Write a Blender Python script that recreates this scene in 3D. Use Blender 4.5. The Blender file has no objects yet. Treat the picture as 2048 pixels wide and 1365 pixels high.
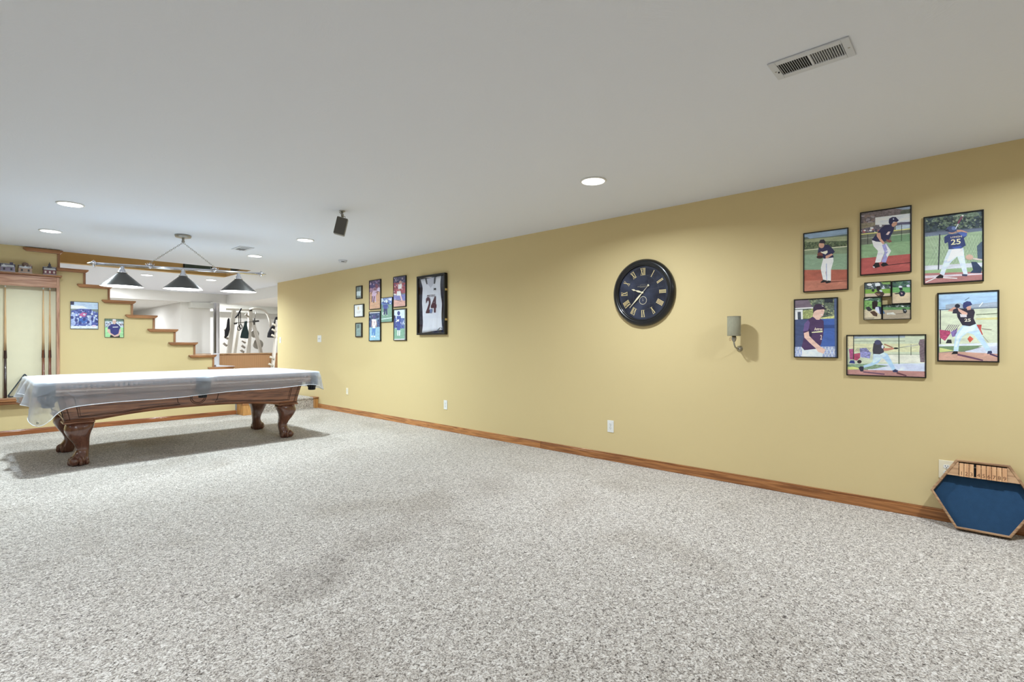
import bpy, bmesh, math, random
from mathutils import Vector, Matrix, Euler
from mathutils.geometry import tessellate_polygon
random.seed(7)
SC = bpy.context.scene
COL = SC.collection
R = math.radians
PI = math.pi

# ------------------------------------------------------------------ camera
FPX, HZ, CX = 1011.0, 687.5, 1024.0
YAW = R(42.7)
CAMH = 1.18
H = 2.44                      # ceiling height
cd = bpy.data.cameras.new('camera')
cam = bpy.data.objects.new('camera', cd)
COL.objects.link(cam)
cam.location = (0, 0, CAMH)
cam.rotation_euler = (PI/2, 0, YAW - PI/2)
cd.sensor_width = 36.0
cd.lens = 36.0*FPX/2048.0
cd.shift_y = (HZ-682.5)/2048.0
cd.clip_start = 0.02
SC.camera = cam
# ------------------------------------------------------------------ world, exposure
w = bpy.data.worlds.new('world'); SC.world = w
w.use_nodes = True
w.node_tree.nodes['Background'].inputs[0].default_value = (0.9, 0.93, 1, 1)
w.node_tree.nodes['Background'].inputs[1].default_value = 0.05
SC.view_settings.view_transform = 'Standard'
SC.view_settings.look = 'None'
SC.view_settings.exposure = 0.0
SC.view_settings.gamma = 1.0
SC.view_settings.use_curve_mapping = False
CAN_W = 33.0       # watts of a ceiling downlight
REAR_W = 31.0      # the two downlights nearest the stair wall
BULB_W = 3.0      # watts of one billiard lamp shade
FAR_W = 42.0       # downlights and one added unseen lamp beyond the stairs

FW = Vector((math.cos(YAW), math.sin(YAW), 0))
RT = Vector((math.sin(YAW), -math.cos(YAW), 0))
def at(px, py, ax, v):
    """point of the plane (axis ax = v) that the photograph shows at px, py"""
    r = FW + RT*((px-CX)/FPX) + Vector((0, 0, 1))*((HZ-py)/FPX)
    c = Vector((0, 0, CAMH))
    t = (v-c[ax])/r[ax]
    return c + r*t

# ------------------------------------------------------------------ materials
def lin(c):
    return tuple((x/255/12.92 if x/255 <= .04045 else ((x/255+.055)/1.055)**2.4) for x in c)
MATS = {}
def nodes(name):
    m = bpy.data.materials.new(name); m.use_nodes = True
    nt = m.node_tree
    return m, nt, nt.nodes['Principled BSDF']
def add(nt, t, **kw):
    n = nt.nodes.new(t)
    for k, v in kw.items():
        if k in n.inputs.keys() if isinstance(k, str) else False:
            n.inputs[k].default_value = v
        else:
            setattr(n, k, v)
    return n
def mat(name, col, rough=.6, metal=0.0, noise=0.05, scale=8.0, bump=0.0, bscale=60.0, coat=0.0, emit=None, es=0.0, spec=.5, stretch=None):
    if name in MATS: return MATS[name]
    m, nt, b = nodes(name)
    c = lin(col) if max(col) > 1 else col
    b.inputs['Roughness'].default_value = rough
    b.inputs['Metallic'].default_value = metal
    b.inputs['Specular IOR Level'].default_value = spec
    b.inputs['Coat Weight'].default_value = coat
    b.inputs['Coat Roughness'].default_value = .08
    tc = nt.nodes.new('ShaderNodeTexCoord')
    mp = nt.nodes.new('ShaderNodeMapping')
    nt.links.new(tc.outputs['Object'], mp.inputs[0])
    if stretch: mp.inputs['Scale'].default_value = stretch
    n = nt.nodes.new('ShaderNodeTexNoise'); n.inputs['Scale'].default_value = scale; n.inputs['Detail'].default_value = 3
    nt.links.new(mp.outputs[0], n.inputs['Vector'])
    mx = nt.nodes.new('ShaderNodeMix'); mx.data_type = 'RGBA'
    mx.inputs['A'].default_value = (*[x*(1-noise) for x in c], 1)
    mx.inputs['B'].default_value = (*[min(1, x*(1+noise)) for x in c], 1)
    nt.links.new(n.outputs['Fac'], mx.inputs['Factor'])
    nt.links.new(mx.outputs['Result'], b.inputs['Base Color'])
    if bump:
        n2 = nt.nodes.new('ShaderNodeTexNoise'); n2.inputs['Scale'].default_value = bscale; n2.inputs['Detail'].default_value = 4
        nt.links.new(mp.outputs[0], n2.inputs['Vector'])
        bp = nt.nodes.new('ShaderNodeBump'); bp.inputs['Strength'].default_value = bump; bp.inputs['Distance'].default_value = .002
        nt.links.new(n2.outputs['Fac'], bp.inputs['Height'])
        nt.links.new(bp.outputs[0], b.inputs['Normal'])
    if emit:
        b.inputs['Emission Color'].default_value = (*emit, 1)
        b.inputs['Emission Strength'].default_value = es
    MATS[name] = m
    return m
def wood(name, dark, light, axis=0, rough=.38, coat=.25, scale=1.0):
    """grain runs along the axis (0 x, 1 y, 2 z) of the object"""
    if name in MATS: return MATS[name]
    m, nt, b = nodes(name)
    tc = nt.nodes.new('ShaderNodeTexCoord'); mp = nt.nodes.new('ShaderNodeMapping')
    s = [26*scale, 26*scale, 26*scale]; s[axis] = 1.6*scale
    mp.inputs['Scale'].default_value = s
    nt.links.new(tc.outputs['Object'], mp.inputs[0])
    n = nt.nodes.new('ShaderNodeTexNoise'); n.inputs['Scale'].default_value = 1.6; n.inputs['Detail'].default_value = 6; n.inputs['Distortion'].default_value = 1.2
    nt.links.new(mp.outputs[0], n.inputs['Vector'])
    r = nt.nodes.new('ShaderNodeValToRGB')
    r.color_ramp.elements[0].position = .36; r.color_ramp.elements[0].color = (*lin(dark), 1)
    r.color_ramp.elements[1].position = .62; r.color_ramp.elements[1].color = (*lin(light), 1)
    nt.links.new(n.outputs['Fac'], r.inputs[0]); nt.links.new(r.outputs[0], b.inputs['Base Color'])
    b.inputs['Roughness'].default_value = rough
    b.inputs['Coat Weight'].default_value = coat; b.inputs['Coat Roughness'].default_value = .12
    bp = nt.nodes.new('ShaderNodeBump'); bp.inputs['Strength'].default_value = .15; bp.inputs['Distance'].default_value = .001
    nt.links.new(n.outputs['Fac'], bp.inputs['Height']); nt.links.new(bp.outputs[0], b.inputs['Normal'])
    MATS[name] = m
    return m

SPOTS = [(1.62, 2.62, .42, .24, .78), (2.95, 3.02, .50, .26, .82), (1.16, 2.46, .34, .2, .66), (3.0, 2.22, .5, .25, .86), (2.2, 2.85, .6, .3, .84), (.9, 1.75, .3, .2, .8)]
def carpet_mat():
    m, nt, b = nodes('carpet')
    L = nt.links.new
    tc = nt.nodes.new('ShaderNodeTexCoord')
    # wormy tufts of yarn
    n1 = nt.nodes.new('ShaderNodeTexNoise'); n1.inputs['Scale'].default_value = 62; n1.inputs['Detail'].default_value = 2.5
    n1.inputs['Roughness'].default_value = .6; n1.inputs['Distortion'].default_value = 1.6
    L(tc.outputs['Object'], n1.inputs['Vector'])
    n2 = nt.nodes.new('ShaderNodeTexNoise'); n2.inputs['Scale'].default_value = 150; n2.inputs['Detail'].default_value = 2
    n2.inputs['Distortion'].default_value = .8
    L(tc.outputs['Object'], n2.inputs['Vector'])
    mixh = nt.nodes.new('ShaderNodeMix'); mixh.inputs['Factor'].default_value = .36
    L(n1.outputs['Fac'], mixh.inputs['A']); L(n2.outputs['Fac'], mixh.inputs['B'])
    ramp = nt.nodes.new('ShaderNodeValToRGB')
    e = ramp.color_ramp.elements
    e[0].position = .36; e[0].color = (*lin((70, 60, 52)), 1)
    e[1].position = .60; e[1].color = (*lin((253, 246, 239)), 1)
    k = ramp.color_ramp.elements.new(.45); k.color = (*lin((174, 163, 153)), 1)
    k = ramp.color_ramp.elements.new(.52); k.color = (*lin((215, 205, 195)), 1)
    L(mixh.outputs['Result'], ramp.inputs[0])
    # large soft patches where the pile is brushed the other way
    n3 = nt.nodes.new('ShaderNodeTexNoise'); n3.inputs['Scale'].default_value = 1.1; n3.inputs['Detail'].default_value = 5; n3.inputs['Distortion'].default_value = .6
    L(tc.outputs['Object'], n3.inputs['Vector'])
    r3 = nt.nodes.new('ShaderNodeValToRGB')
    r3.color_ramp.elements[0].position = .27; r3.color_ramp.elements[0].color = (.82, .80, .77, 1)
    r3.color_ramp.elements[1].position = .45; r3.color_ramp.elements[1].color = (1, 1, 1, 1)
    L(n3.outputs['Fac'], r3.inputs[0])
    mu = nt.nodes.new('ShaderNodeMix'); mu.data_type = 'RGBA'; mu.blend_type = 'MULTIPLY'; mu.inputs['Factor'].default_value = 1
    L(ramp.outputs[0], mu.inputs['A']); L(r3.outputs[0], mu.inputs['B'])
    # worn spots in the middle of the room
    wob = nt.nodes.new('ShaderNodeMix'); wob.data_type = 'RGBA'; wob.blend_type = 'LINEAR_LIGHT'; wob.inputs['Factor'].default_value = .25
    L(tc.outputs['Object'], wob.inputs['A'])
    n4 = nt.nodes.new('ShaderNodeTexNoise'); n4.inputs['Scale'].default_value = 3.5; n4.inputs['Detail'].default_value = 4
    L(tc.outputs['Object'], n4.inputs['Vector']); L(n4.outputs['Color'], wob.inputs['B'])
    for sx_, sy_, rx_, ry_, dk in SPOTS:
        mpp = nt.nodes.new('ShaderNodeMapping'); mpp.vector_type = 'TEXTURE'; mpp.inputs['Location'].default_value = (sx_, sy_, 0); mpp.inputs['Rotation'].default_value = (0, 0, .5); mpp.inputs['Scale'].default_value = (rx_, ry_, 50)
        L(wob.outputs['Result'], mpp.inputs[0])
        gr = nt.nodes.new('ShaderNodeTexGradient'); gr.gradient_type = 'SPHERICAL'; L(mpp.outputs[0], gr.inputs[0])
        m5 = nt.nodes.new('ShaderNodeMix'); m5.data_type = 'RGBA'; m5.blend_type = 'MULTIPLY'; m5.inputs['B'].default_value = (dk, dk*.975, dk*.95, 1)
        L(gr.outputs['Fac'], m5.inputs['Factor']); L(mu.outputs['Result'], m5.inputs['A']); mu = m5
    L(mu.outputs['Result'], b.inputs['Base Color'])
    b.inputs['Roughness'].default_value = 1.0
    b.inputs['Specular IOR Level'].default_value = .1
    b.inputs['Sheen Weight'].default_value = .25
    bp = nt.nodes.new('ShaderNodeBump'); bp.inputs['Strength'].default_value = 1.0; bp.inputs['Distance'].default_value = .016
    L(mixh.outputs['Result'], bp.inputs['Height']); L(bp.outputs[0], b.inputs['Normal'])
    return m
def ceiling_mat():
    m, nt, b = nodes('ceiling_texture')
    L = nt.links.new
    tc = nt.nodes.new('ShaderNodeTexCoord')
    b.inputs['Base Color'].default_value = (.80, .825, .885, 1)
    b.inputs['Roughness'].default_value = .85
    # brushed fans of plaster: waves inside voronoi cells, each cell turned its own way
    vo = nt.nodes.new('ShaderNodeTexVoronoi'); vo.inputs['Scale'].default_value = 5.5
    L(tc.outputs['Object'], vo.inputs['Vector'])
    mul = nt.nodes.new('ShaderNodeMath'); mul.operation = 'MULTIPLY'; mul.inputs[1].default_value = 6.28
    sp = nt.nodes.new('ShaderNodeSeparateColor'); L(vo.outputs['Color'], sp.inputs[0]); L(sp.outputs[0], mul.inputs[0])
    vr = nt.nodes.new('ShaderNodeVectorRotate'); vr.rotation_type = 'Z_AXIS'
    L(tc.outputs['Object'], vr.inputs['Vector']); L(mul.outputs[0], vr.inputs['Angle'])
    mp = nt.nodes.new('ShaderNodeMapping'); mp.inputs['Scale'].default_value = (90, 14, 1); L(vr.outputs[0], mp.inputs[0])
    n = nt.nodes.new('ShaderNodeTexNoise'); n.inputs['Scale'].default_value = 1.0; n.inputs['Detail'].default_value = 2; n.inputs['Distortion'].default_value = .7
    L(mp.outputs[0], n.inputs['Vector'])
    bp = nt.nodes.new('ShaderNodeBump'); bp.inputs['Strength'].default_value = .22; bp.inputs['Distance'].default_value = .003
    L(n.outputs['Fac'], bp.inputs['Height']); L(bp.outputs[0], b.inputs['Normal'])
    return m
def beadboard_mat():
    m, nt, b = nodes('oak_beadboard')
    L = nt.links.new
    tc = nt.nodes.new('ShaderNodeTexCoord')
    wv = nt.nodes.new('ShaderNodeTexWave'); wv.bands_direction = 'X'; wv.inputs['Scale'].default_value = 12
    wv.inputs['Distortion'].default_value = 0
    L(tc.outputs['Object'], wv.inputs['Vector'])
    r = nt.nodes.new('ShaderNodeValToRGB')
    r.color_ramp.elements[0].position = .02; r.color_ramp.elements[0].color = (*lin((138, 104, 70)), 1)
    r.color_ramp.elements[1].position = .3; r.color_ramp.elements[1].color = (*lin((186, 142, 98)), 1)
    L(wv.outputs['Fac'], r.inputs[0]); L(r.outputs[0], b.inputs['Base Color'])
    b.inputs['Roughness'].default_value = .5
    bp = nt.nodes.new('ShaderNodeBump'); bp.inputs['Strength'].default_value = .4; bp.inputs['Distance'].default_value = .006
    L(wv.outputs['Fac'], bp.inputs['Height']); L(bp.outputs[0], b.inputs['Normal'])
    return m
def cover_mat():
    m, nt, b = nodes('clear_vinyl_cover')
    L = nt.links.new
    b.inputs['Base Color'].default_value = (.76, .79, .87, 1)
    b.inputs['Roughness'].default_value = .28
    b.inputs['Specular IOR Level'].default_value = .6
    tl = nt.nodes.new('ShaderNodeBsdfTranslucent'); tl.inputs[0].default_value = (.85, .87, .92, 1)
    m1 = nt.nodes.new('ShaderNodeMixShader'); m1.inputs[0].default_value = .25
    L(b.outputs[0], m1.inputs[1]); L(tl.outputs[0], m1.inputs[2])
    tr = nt.nodes.new('ShaderNodeBsdfTransparent'); tr.inputs[0].default_value = (.84, .90, 1, 1)
    lw = nt.nodes.new('ShaderNodeLayerWeight'); lw.inputs[0].default_value = .35
    r = nt.nodes.new('ShaderNodeMapRange'); r.inputs['To Min'].default_value = .29; r.inputs['To Max'].default_value = 1.15; r.inputs['From Max'].default_value = .8
    L(lw.outputs['Facing'], r.inputs['Value'])
    m2 = nt.nodes.new('ShaderNodeMixShader')
    L(r.outputs[0], m2.inputs[0]); L(tr.outputs[0], m2.inputs[1]); L(m1.outputs[0], m2.inputs[2])
    tc = nt.nodes.new('ShaderNodeTexCoord')
    n = nt.nodes.new('ShaderNodeTexNoise'); n.inputs['Scale'].default_value = 9; n.inputs['Detail'].default_value = 5; n.inputs['Distortion'].default_value = 1.5
    L(tc.outputs['Object'], n.inputs['Vector'])
    bp = nt.nodes.new('ShaderNodeBump'); bp.inputs['Strength'].default_value = .45; bp.inputs['Distance'].default_value = .012
    L(n.outputs['Fac'], bp.inputs['Height']); L(bp.outputs[0], b.inputs['Normal'])
    L(m2.outputs[0], nt.nodes['Material Output'].inputs['Surface'])
    return m

M_YEL = mat('yellow_wall_paint', (220, 199, 148), .75, noise=.015, scale=2, bump=.06, bscale=120)
M_WHITE = mat('white_wall_paint', (236, 235, 230), .75, noise=.01, scale=2)
M_CEIL = ceiling_mat()
M_CARPET = carpet_mat()
M_OAKX = wood('oak_x', (128, 80, 44), (180, 124, 78), 0)
M_OAKY = wood('oak_y', (132, 80, 40), (184, 124, 72), 1)
M_OAKZ = wood('oak_z', (128, 82, 50), (178, 128, 88), 2)
M_OAKP = wood('oak_pinkish', (150, 96, 70), (205, 158, 128), 0)
M_OAKL = wood('oak_light', (176, 120, 62), (214, 160, 96), 2)
M_TBLX = wood('walnut_x', (90, 52, 36), (158, 106, 74), 0, rough=.3, coat=.5)
M_TBLY = wood('walnut_y', (90, 52, 36), (158, 106, 74), 1, rough=.3, coat=.5)
M_TBLZ = wood('walnut_z', (92, 54, 40), (112, 70, 52), 2, rough=.22, coat=.8, scale=1.0)
M_GROOVE = mat('dark_groove', (58, 26, 14), .6)
M_BLACK = mat('black_satin', (14, 13, 13), .35)
M_BLACKG = mat('black_gloss', (10, 12, 16), .18, coat=.5)
M_LEATHER = mat('black_leather', (16, 17, 22), .42, bump=.3, bscale=200)
M_CHROME = mat('chrome', (215, 215, 220), .12, metal=1, noise=.02)
M_STEEL = mat('brushed_steel', (170, 168, 162), .32, metal=1, noise=.06, scale=40)
M_WPLAST = mat('white_plastic', (236, 236, 232), .35, noise=.01)
M_WMETAL = mat('white_enamel', (226, 226, 224), .4, noise=.01)
M_GMETAL = mat('grey_enamel', (.64, .66, .70), .45, noise=.01)
M_DARK = mat('dark_void', (20, 20, 20), .8)
M_SLOT = mat('slot_grey', (90, 88, 86), .6)

# ------------------------------------------------------------------ mesh helpers
def box(bm, x0, x1, y0, y1, z0, z1, mi=0):
    v = [bm.verts.new(p) for p in ((x0,y0,z0),(x1,y0,z0),(x1,y1,z0),(x0,y1,z0),(x0,y0,z1),(x1,y0,z1),(x1,y1,z1),(x0,y1,z1))]
    for f in ((3,2,1,0),(4,5,6,7),(0,1,5,4),(1,2,6,5),(2,3,7,6),(3,0,4,7)):
        fc = bm.faces.new([v[i] for i in f]); fc.material_index = mi
    return v
def hexa(bm, pts, mi=0):
    v = [bm.verts.new(p) for p in pts]
    for f in ((3,2,1,0),(4,5,6,7),(0,1,5,4),(1,2,6,5),(2,3,7,6),(3,0,4,7)):
        fc = bm.faces.new([v[i] for i in f]); fc.material_index = mi
def frame_of(d):
    d = Vector(d).normalized()
    u = d.cross(Vector((0, 0, 1)))
    if u.length < 1e-4: u = Vector((1, 0, 0))
    u.normalize(); return u, d.cross(u).normalized()
def tube(bm, pts, r, n=10, mi=0, caps=True, smooth=True):
    pts = [Vector(p) for p in pts]
    rs = r if isinstance(r, (list, tuple)) else [r]*len(pts)
    rings = []
    for i, p in enumerate(pts):
        d = (pts[min(i+1, len(pts)-1)]-pts[max(i-1, 0)])
        u, v = frame_of(d)
        if rings:
            # keep the frame from flipping
            if u.dot(pu) < 0: u = -u; v = -v
        pu = u
        rings.append([bm.verts.new(p+(u*math.cos(a)+v*math.sin(a))*rs[i]) for a in [2*PI*k/n for k in range(n)]])
    for a, b in zip(rings, rings[1:]):
        for k in range(n):
            f = bm.faces.new((a[k], a[(k+1)%n], b[(k+1)%n], b[k])); f.material_index = mi; f.smooth = smooth
    if caps:
        f = bm.faces.new(rings[0][::-1]); f.material_index = mi
        f = bm.faces.new(rings[-1]); f.material_index = mi
def lathe(bm, prof, c=(0, 0, 0), n=32, mi=0, ax=2, smooth=True, caps=False):
    """prof: (radius, height) pairs, revolved about axis ax through c"""
    c = Vector(c); rings = []
    for r, h in prof:
        ring = []
        for k in range(n):
            a = 2*PI*k/n
            if ax == 2: p = Vector((r*math.cos(a), r*math.sin(a), h))
            elif ax == 0: p = Vector((h, r*math.cos(a), r*math.sin(a)))
            else: p = Vector((r*math.cos(a), h, r*math.sin(a)))
            ring.append(bm.verts.new(c+p))
        rings.append(ring)
    for a, b in zip(rings, rings[1:]):
        for k in range(n):
            f = bm.faces.new((a[k], a[(k+1)%n], b[(k+1)%n], b[k])); f.material_index = mi; f.smooth = smooth
    if caps:
        f = bm.faces.new(rings[0]); f.material_index = mi
        f = bm.faces.new(rings[-1]); f.material_index = mi
def ball(bm, c, r, mi=0, sc=(1, 1, 1), seg=16, rot=None):
    ret = bmesh.ops.create_uvsphere(bm, u_segments=seg, v_segments=max(6, seg//2), radius=r)
    mtx = Matrix.Translation(c) @ (rot.to_4x4() if rot else Matrix()) @ Matrix.Diagonal((*sc, 1))
    bmesh.ops.transform(bm, matrix=mtx, verts=ret['verts'])
    fs = set(f for v in ret['verts'] for f in v.link_faces)
    for f in fs: f.material_index = mi; f.smooth = True
def prism(bm, poly, d0, d1, ax, mi=0):
    """polygon of (a, b) pairs in the plane normal to ax, extruded from d0 to d1"""
    def P(a, b, d):
        return (d, a, b) if ax == 0 else ((a, d, b) if ax == 1 else (a, b, d))
    A = [bm.verts.new(P(a, b, d0)) for a, b in poly]
    B = [bm.verts.new(P(a, b, d1)) for a, b in poly]
    n = len(poly)
    fs = [bm.faces.new(A), bm.faces.new(B[::-1])]
    for i in range(n): fs.append(bm.faces.new((A[i], B[i], B[(i+1)%n], A[(i+1)%n])))
    for f in fs: f.material_index = mi
def obj(name, bm, mats, parent=None, loc=None, rot=None, bevel=0, seg=2, subd=0, smooth=False, tri=False):
    bmesh.ops.recalc_face_normals(bm, faces=bm.faces[:])
    me = bpy.data.meshes.new(name)
    bm.to_mesh(me); bm.free()
    if not isinstance(mats, (list, tuple)): mats = [mats]
    for m in mats: me.materials.append(m)
    o = bpy.data.objects.new(name, me); COL.objects.link(o)
    if smooth:
        for p in me.polygons: p.use_smooth = True
    if parent: o.parent = parent
    if loc is not None: o.location = loc
    if rot is not None: o.rotation_euler = rot
    if bevel:
        b = o.modifiers.new('bevel', 'BEVEL'); b.width = bevel; b.segments = seg; b.limit_method = 'ANGLE'; b.angle_limit = R(40)
    if subd:
        s = o.modifiers.new('sub', 'SUBSURF'); s.levels = subd; s.render_levels = subd
    return o
def tag(o, label, cat, group=None):
    o['label'] = label; o['category'] = cat
    if group: o['group'] = group
    return o
def thing(name, label, cat, loc=(0, 0, 0), rot=(0, 0, 0), group=None):
    o = bpy.data.objects.new(name, None); COL.objects.link(o)
    o.empty_display_size = .05
    o.location = loc; o.rotation_euler = rot
    return tag(o, label, cat, group)
def struct(name, bm, mats, parent=None, **kw):
    o = obj(name, bm, mats, parent, **kw)
    if not parent: o['kind'] = 'structure'
    return o
def copy_thing(root, loc, label, group=None):
    r = root.copy(); COL.objects.link(r); r.location = loc; r['label'] = label
    if group: r['group'] = group
    for ch in list(root.children):
        c = ch.copy(); COL.objects.link(c); c.parent = r
        for g in list(ch.children):
            d = g.copy(); COL.objects.link(d); d.parent = c
    return r
def glyphs(txt, bm, mtx, mi=0, size=1.0, extrude=0.0, align='CENTER', bold=0.0):
    """flat letters added to bm; letters stand in the local xy plane of mtx"""
    cu = bpy.data.curves.new('t', 'FONT'); cu.body = txt; cu.size = size; cu.align_x = align; cu.align_y = 'CENTER'
    cu.extrude = extrude; cu.resolution_u = 3; cu.offset = bold*size
    to = bpy.data.objects.new('t', cu); COL.objects.link(to)
    bpy.context.view_layer.update()
    me = bpy.data.meshes.new_from_object(to.evaluated_get(bpy.context.evaluated_depsgraph_get()))
    me.transform(mtx)
    n0 = len(bm.faces)
    bm.from_mesh(me)
    bm.faces.ensure_lookup_table()
    for f in bm.faces[n0:]: f.material_index = mi
    bpy.data.objects.remove(to); bpy.data.curves.remove(cu); bpy.data.meshes.remove(me)

WX = 4.41      # face of the right wall
SY = 9.10      # face of the stair wall
# ------------------------------------------------------------------ room shell
bm = bmesh.new(); box(bm, -4.6, WX+.15, -3.2, 8.97, -.1, 0); box(bm, -4.6, 3.05, 8.97, 9.25, -.1, 0)
floor = struct('floor', bm, M_CARPET)
# carpeted landing and the floor beyond it, one riser up
bm = bmesh.new()
prism(bm, [(8.97, -.1), (8.97, .155), (8.955, .17), (8.955, .185), (8.97, .195), (20.5, .195), (20.5, -.1)], 3.26, 4.35, 0)
box(bm, 4.35, 8.0, 10.69, 20.5, -.1, .195); box(bm, -1.5, 3.26, 10.45, 20.5, -.1, .195)
struct('floor', bm, M_CARPET).name = 'floor_upper'
OX0, OX1, OY0, OY1 = .80, 3.36, 9.22, 10.45      # stair opening in the ceiling
bm = bmesh.new()
box(bm, -4.6, 6.2, -3.2, OY0, H, H+.2)
box(bm, -4.6, OX0, OY0, OY1, H, H+.2); box(bm, OX1, 6.2, OY0, OY1, H, H+.2)
box(bm, -4.6, 6.2, OY1+.119, 14.3, H, H+.2); box(bm, -4.6, OX0, OY1, OY1+.119, H, H+.2); box(bm, OX1, 6.2, OY1, OY1+.119, H, H+.2)
struct('ceiling', bm, M_CEIL)
bm = bmesh.new(); box(bm, WX, WX+.14, -3.2, 10.69, -.1, H)
struct('wall_right', bm, M_YEL)
bm = bmesh.new(); box(bm, -4.6, WX+.14, -3.35, -3.2, -.1, H)
struct('wall_back', bm, M_YEL)
bm = bmesh.new(); box(bm, -4.75, -4.6, -3.35, 9.1, -.1, H)
struct('wall_left', bm, M_YEL)
# stepped stair wall
def capx(k): return 2.65-.267*k, .80+.2*k        # left end and top of cap k
poly = [(-4.6, 0), (3.06, 0), (3.06, .765)]
x = 3.02
poly = [(-4.6, -.1), (3.06, -.1)]
for k in range(0, 8):
    xl, zt = capx(k)
    xr = xl+.36
    poly += [(xr, zt-.03)] if k == 0 else [(xr, zt-.03)]
    if k < 7: poly += [(capx(k+1)[0]+.36, zt-.03)]
poly[2] = (3.06, .77); 
poly += [(capx(8)[0]+.36, capx(7)[1]-.03), (capx(8)[0]+.36, H), (-4.6, H)]
bm = bmesh.new(); prism(bm, poly, SY, SY+.12, 1)
struct('wall_stairs', bm, M_YEL)
# stepped oak caps and risers that finish it
cap_names = ['lowest', 'second', 'third', 'fourth', 'fifth', 'sixth', 'seventh', 'eighth', 'topmost']
tr = thing('stair_trim', 'oak stepped cap moulding running up the yellow stair wall', 'trim', (3.05, SY, 0.8))
for k in range(9):
    xl, zt = capx(k)
    xr = xl+.39
    o = tr.location
    bm = bmesh.new()
    # profile with a cove under a rounded nose; mitred returns at the ends
    a0, a1 = SY-.045, SY+.165
    if k == 8: zt = H-.012
    prof = [(xl-.0, zt), (xr, zt), (xr, zt-.018), (xr-.03, zt-.045), (xl+.03, zt-.045), (xl, zt-.018)]
    prism(bm, [(p[0]-o.x, p[1]-o.z) for p in prof], a0-o.y, a1-o.y, 1)
    obj('cap', bm, M_OAKX, tr, bevel=.006)
    if k > 0:
        # vertical riser strip standing on the cap below
        bm = bmesh.new()
        xa = xl+.335
        box(bm, xa-o.x, xa+.026-o.x, SY-.012-o.y, SY+.132-o.y, zt-.2-o.z if k < 8 else capx(7)[1]-o.z, zt-.045-o.z)
        obj('riser_strip', bm, M_OAKZ, tr)
bm = bmesh.new(); o = tr.location
box(bm, 3.06-o.x-.004, 3.085-o.x, -.012, .132, .19-o.z, .755-o.z)
obj('end_board', bm, M_OAKZ, tr)
# carpeted stair flight behind the stepped wall
bm = bmesh.new()
for k in range(11):
    x1 = 3.06-.267*k+.0
    box(bm, x1-.30, x1, SY+.125, OY1-.02, -.05 if k < 2 else .2*k-.1, .395+.2*k)
struct('trim_1', bm, M_CARPET).name = 'trim_stairs'
# skirt blocks where the landing meets the walls
def newel(x0, x1, y0, y1, top, lab):
    t = thing('stair_block', lab, 'trim block', ((x0+x1)/2, (y0+y1)/2, 0))
    bm = bmesh.new(); hx, hy = (x1-x0)/2, (y1-y0)/2
    box(bm, -hx, hx, -hy, hy, 0, top-.03); obj('block', bm, M_OAKL, t, bevel=.003)
    bm = bmesh.new(); box(bm, -hx-.012, hx+.012, -hy-.012, hy, top-.03, top); obj('cap', bm, M_OAKX, t, bevel=.008)
newel(3.085, 3.255, 8.82, 9.095, .20, 'square oak block at the foot of the stepped stair wall')
newel(4.345, 4.405, 8.90, 9.1, .20, 'small oak block between carpeted step and right wall')
# baseboards
bm = bmesh.new()
box(bm, WX-.014, WX, -3.1, 3.62, 0, .066); box(bm, WX-.009, WX, -3.1, 3.62, .066, .08)
struct('baseboard_right', bm, M_OAKY, bevel=.003)
bm = bmesh.new()
box(bm, WX-.012, WX, 3.625, 8.895, 0, .066); box(bm, WX-.008, WX, 3.625, 8.895, .066, .08)
struct('baseboard_right_rear', bm, wood('oak_y2', (150, 92, 46), (205, 142, 84), 1), bevel=.003)
bm = bmesh.new()
box(bm, -4.5, 3.08, SY-.014, SY, 0, .056); box(bm, -4.5, 3.08, SY-.009, SY, .056, .068)
struct('baseboard_stairs', bm, wood('oak_x2', (128, 70, 34), (170, 104, 58), 0), bevel=.003)

# space above the stair opening
bm = bmesh.new()
box(bm, OX0, OX1, OY1, OY1+.118, H+.0005, H+.2); box(bm, -.4, OX1+.1, OY1, OY1+.118, H+.2, 4.9)
box(bm, OX1-.004, OX1+.12, OY0, OY1, H+.2, 4.9); box(bm, OX1-.004, OX1-.0002, OY0, OY1, H+.0005, H+.2); box(bm, -.5, -.4, OY0-.1, OY1+.1, H+.2, 4.9)
box(bm, -.4, OX1+.1, OY0-.14, OY0-.02, H+.2, 4.9); box(bm, -.4, OX1+.1, OY0-.1, OY1+.1, 4.9, 5.0)
struct('wall_stairwell', bm, mat('stairwell_yellow_shaded', (204, 170, 112), .8))  # yellow wall paint made darker and browner to hold the stairwell shade
# white room beyond the stairs
bm = bmesh.new(); box(bm, -1.5, 6.2, 14.3, 14.5, 2.21, H+.2); 
struct('trim_beam', bm, M_WHITE)
bm = bmesh.new(); box(bm, 4.6, 6.2, 10.83, 14.29, 2.19, H)
struct('trim_soffit', bm, M_WHITE)
bm = bmesh.new(); box(bm, 3.64, 4.30, 14.55, 14.7, .19, 2.21); box(bm, 3.64, 3.75, 14.7, 20.4, .19, 2.2)
struct('wall_partition', bm, M_WHITE)
bm = bmesh.new(); box(bm, -1.6, 3.64, 14.5, 20.5, 2.2, 2.3); box(bm, 3.64, 8.0, 14.5, 20.5, 2.42, 2.5)
struct('ceiling_rear', bm, M_WHITE)
bm = bmesh.new(); box(bm, -1.6, 8.1, 20.4, 20.55, 0, 2.5); box(bm, 3.75, 8.0, 17.0, 17.1, .19, 2.42)
box(bm, 7.9, 8.0, 10.7, 17, .19, 2.6); box(bm, 4.55, 8.0, 10.55, 10.69, .19, 2.6); box(bm, -1.6, -1.5, 10.4, 20.5, .0, 2.6)
box(bm, 6.2, 8.0, 10.6, 14.5, 2.44, 2.55)
struct('wall_far', bm, M_WHITE)
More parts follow.
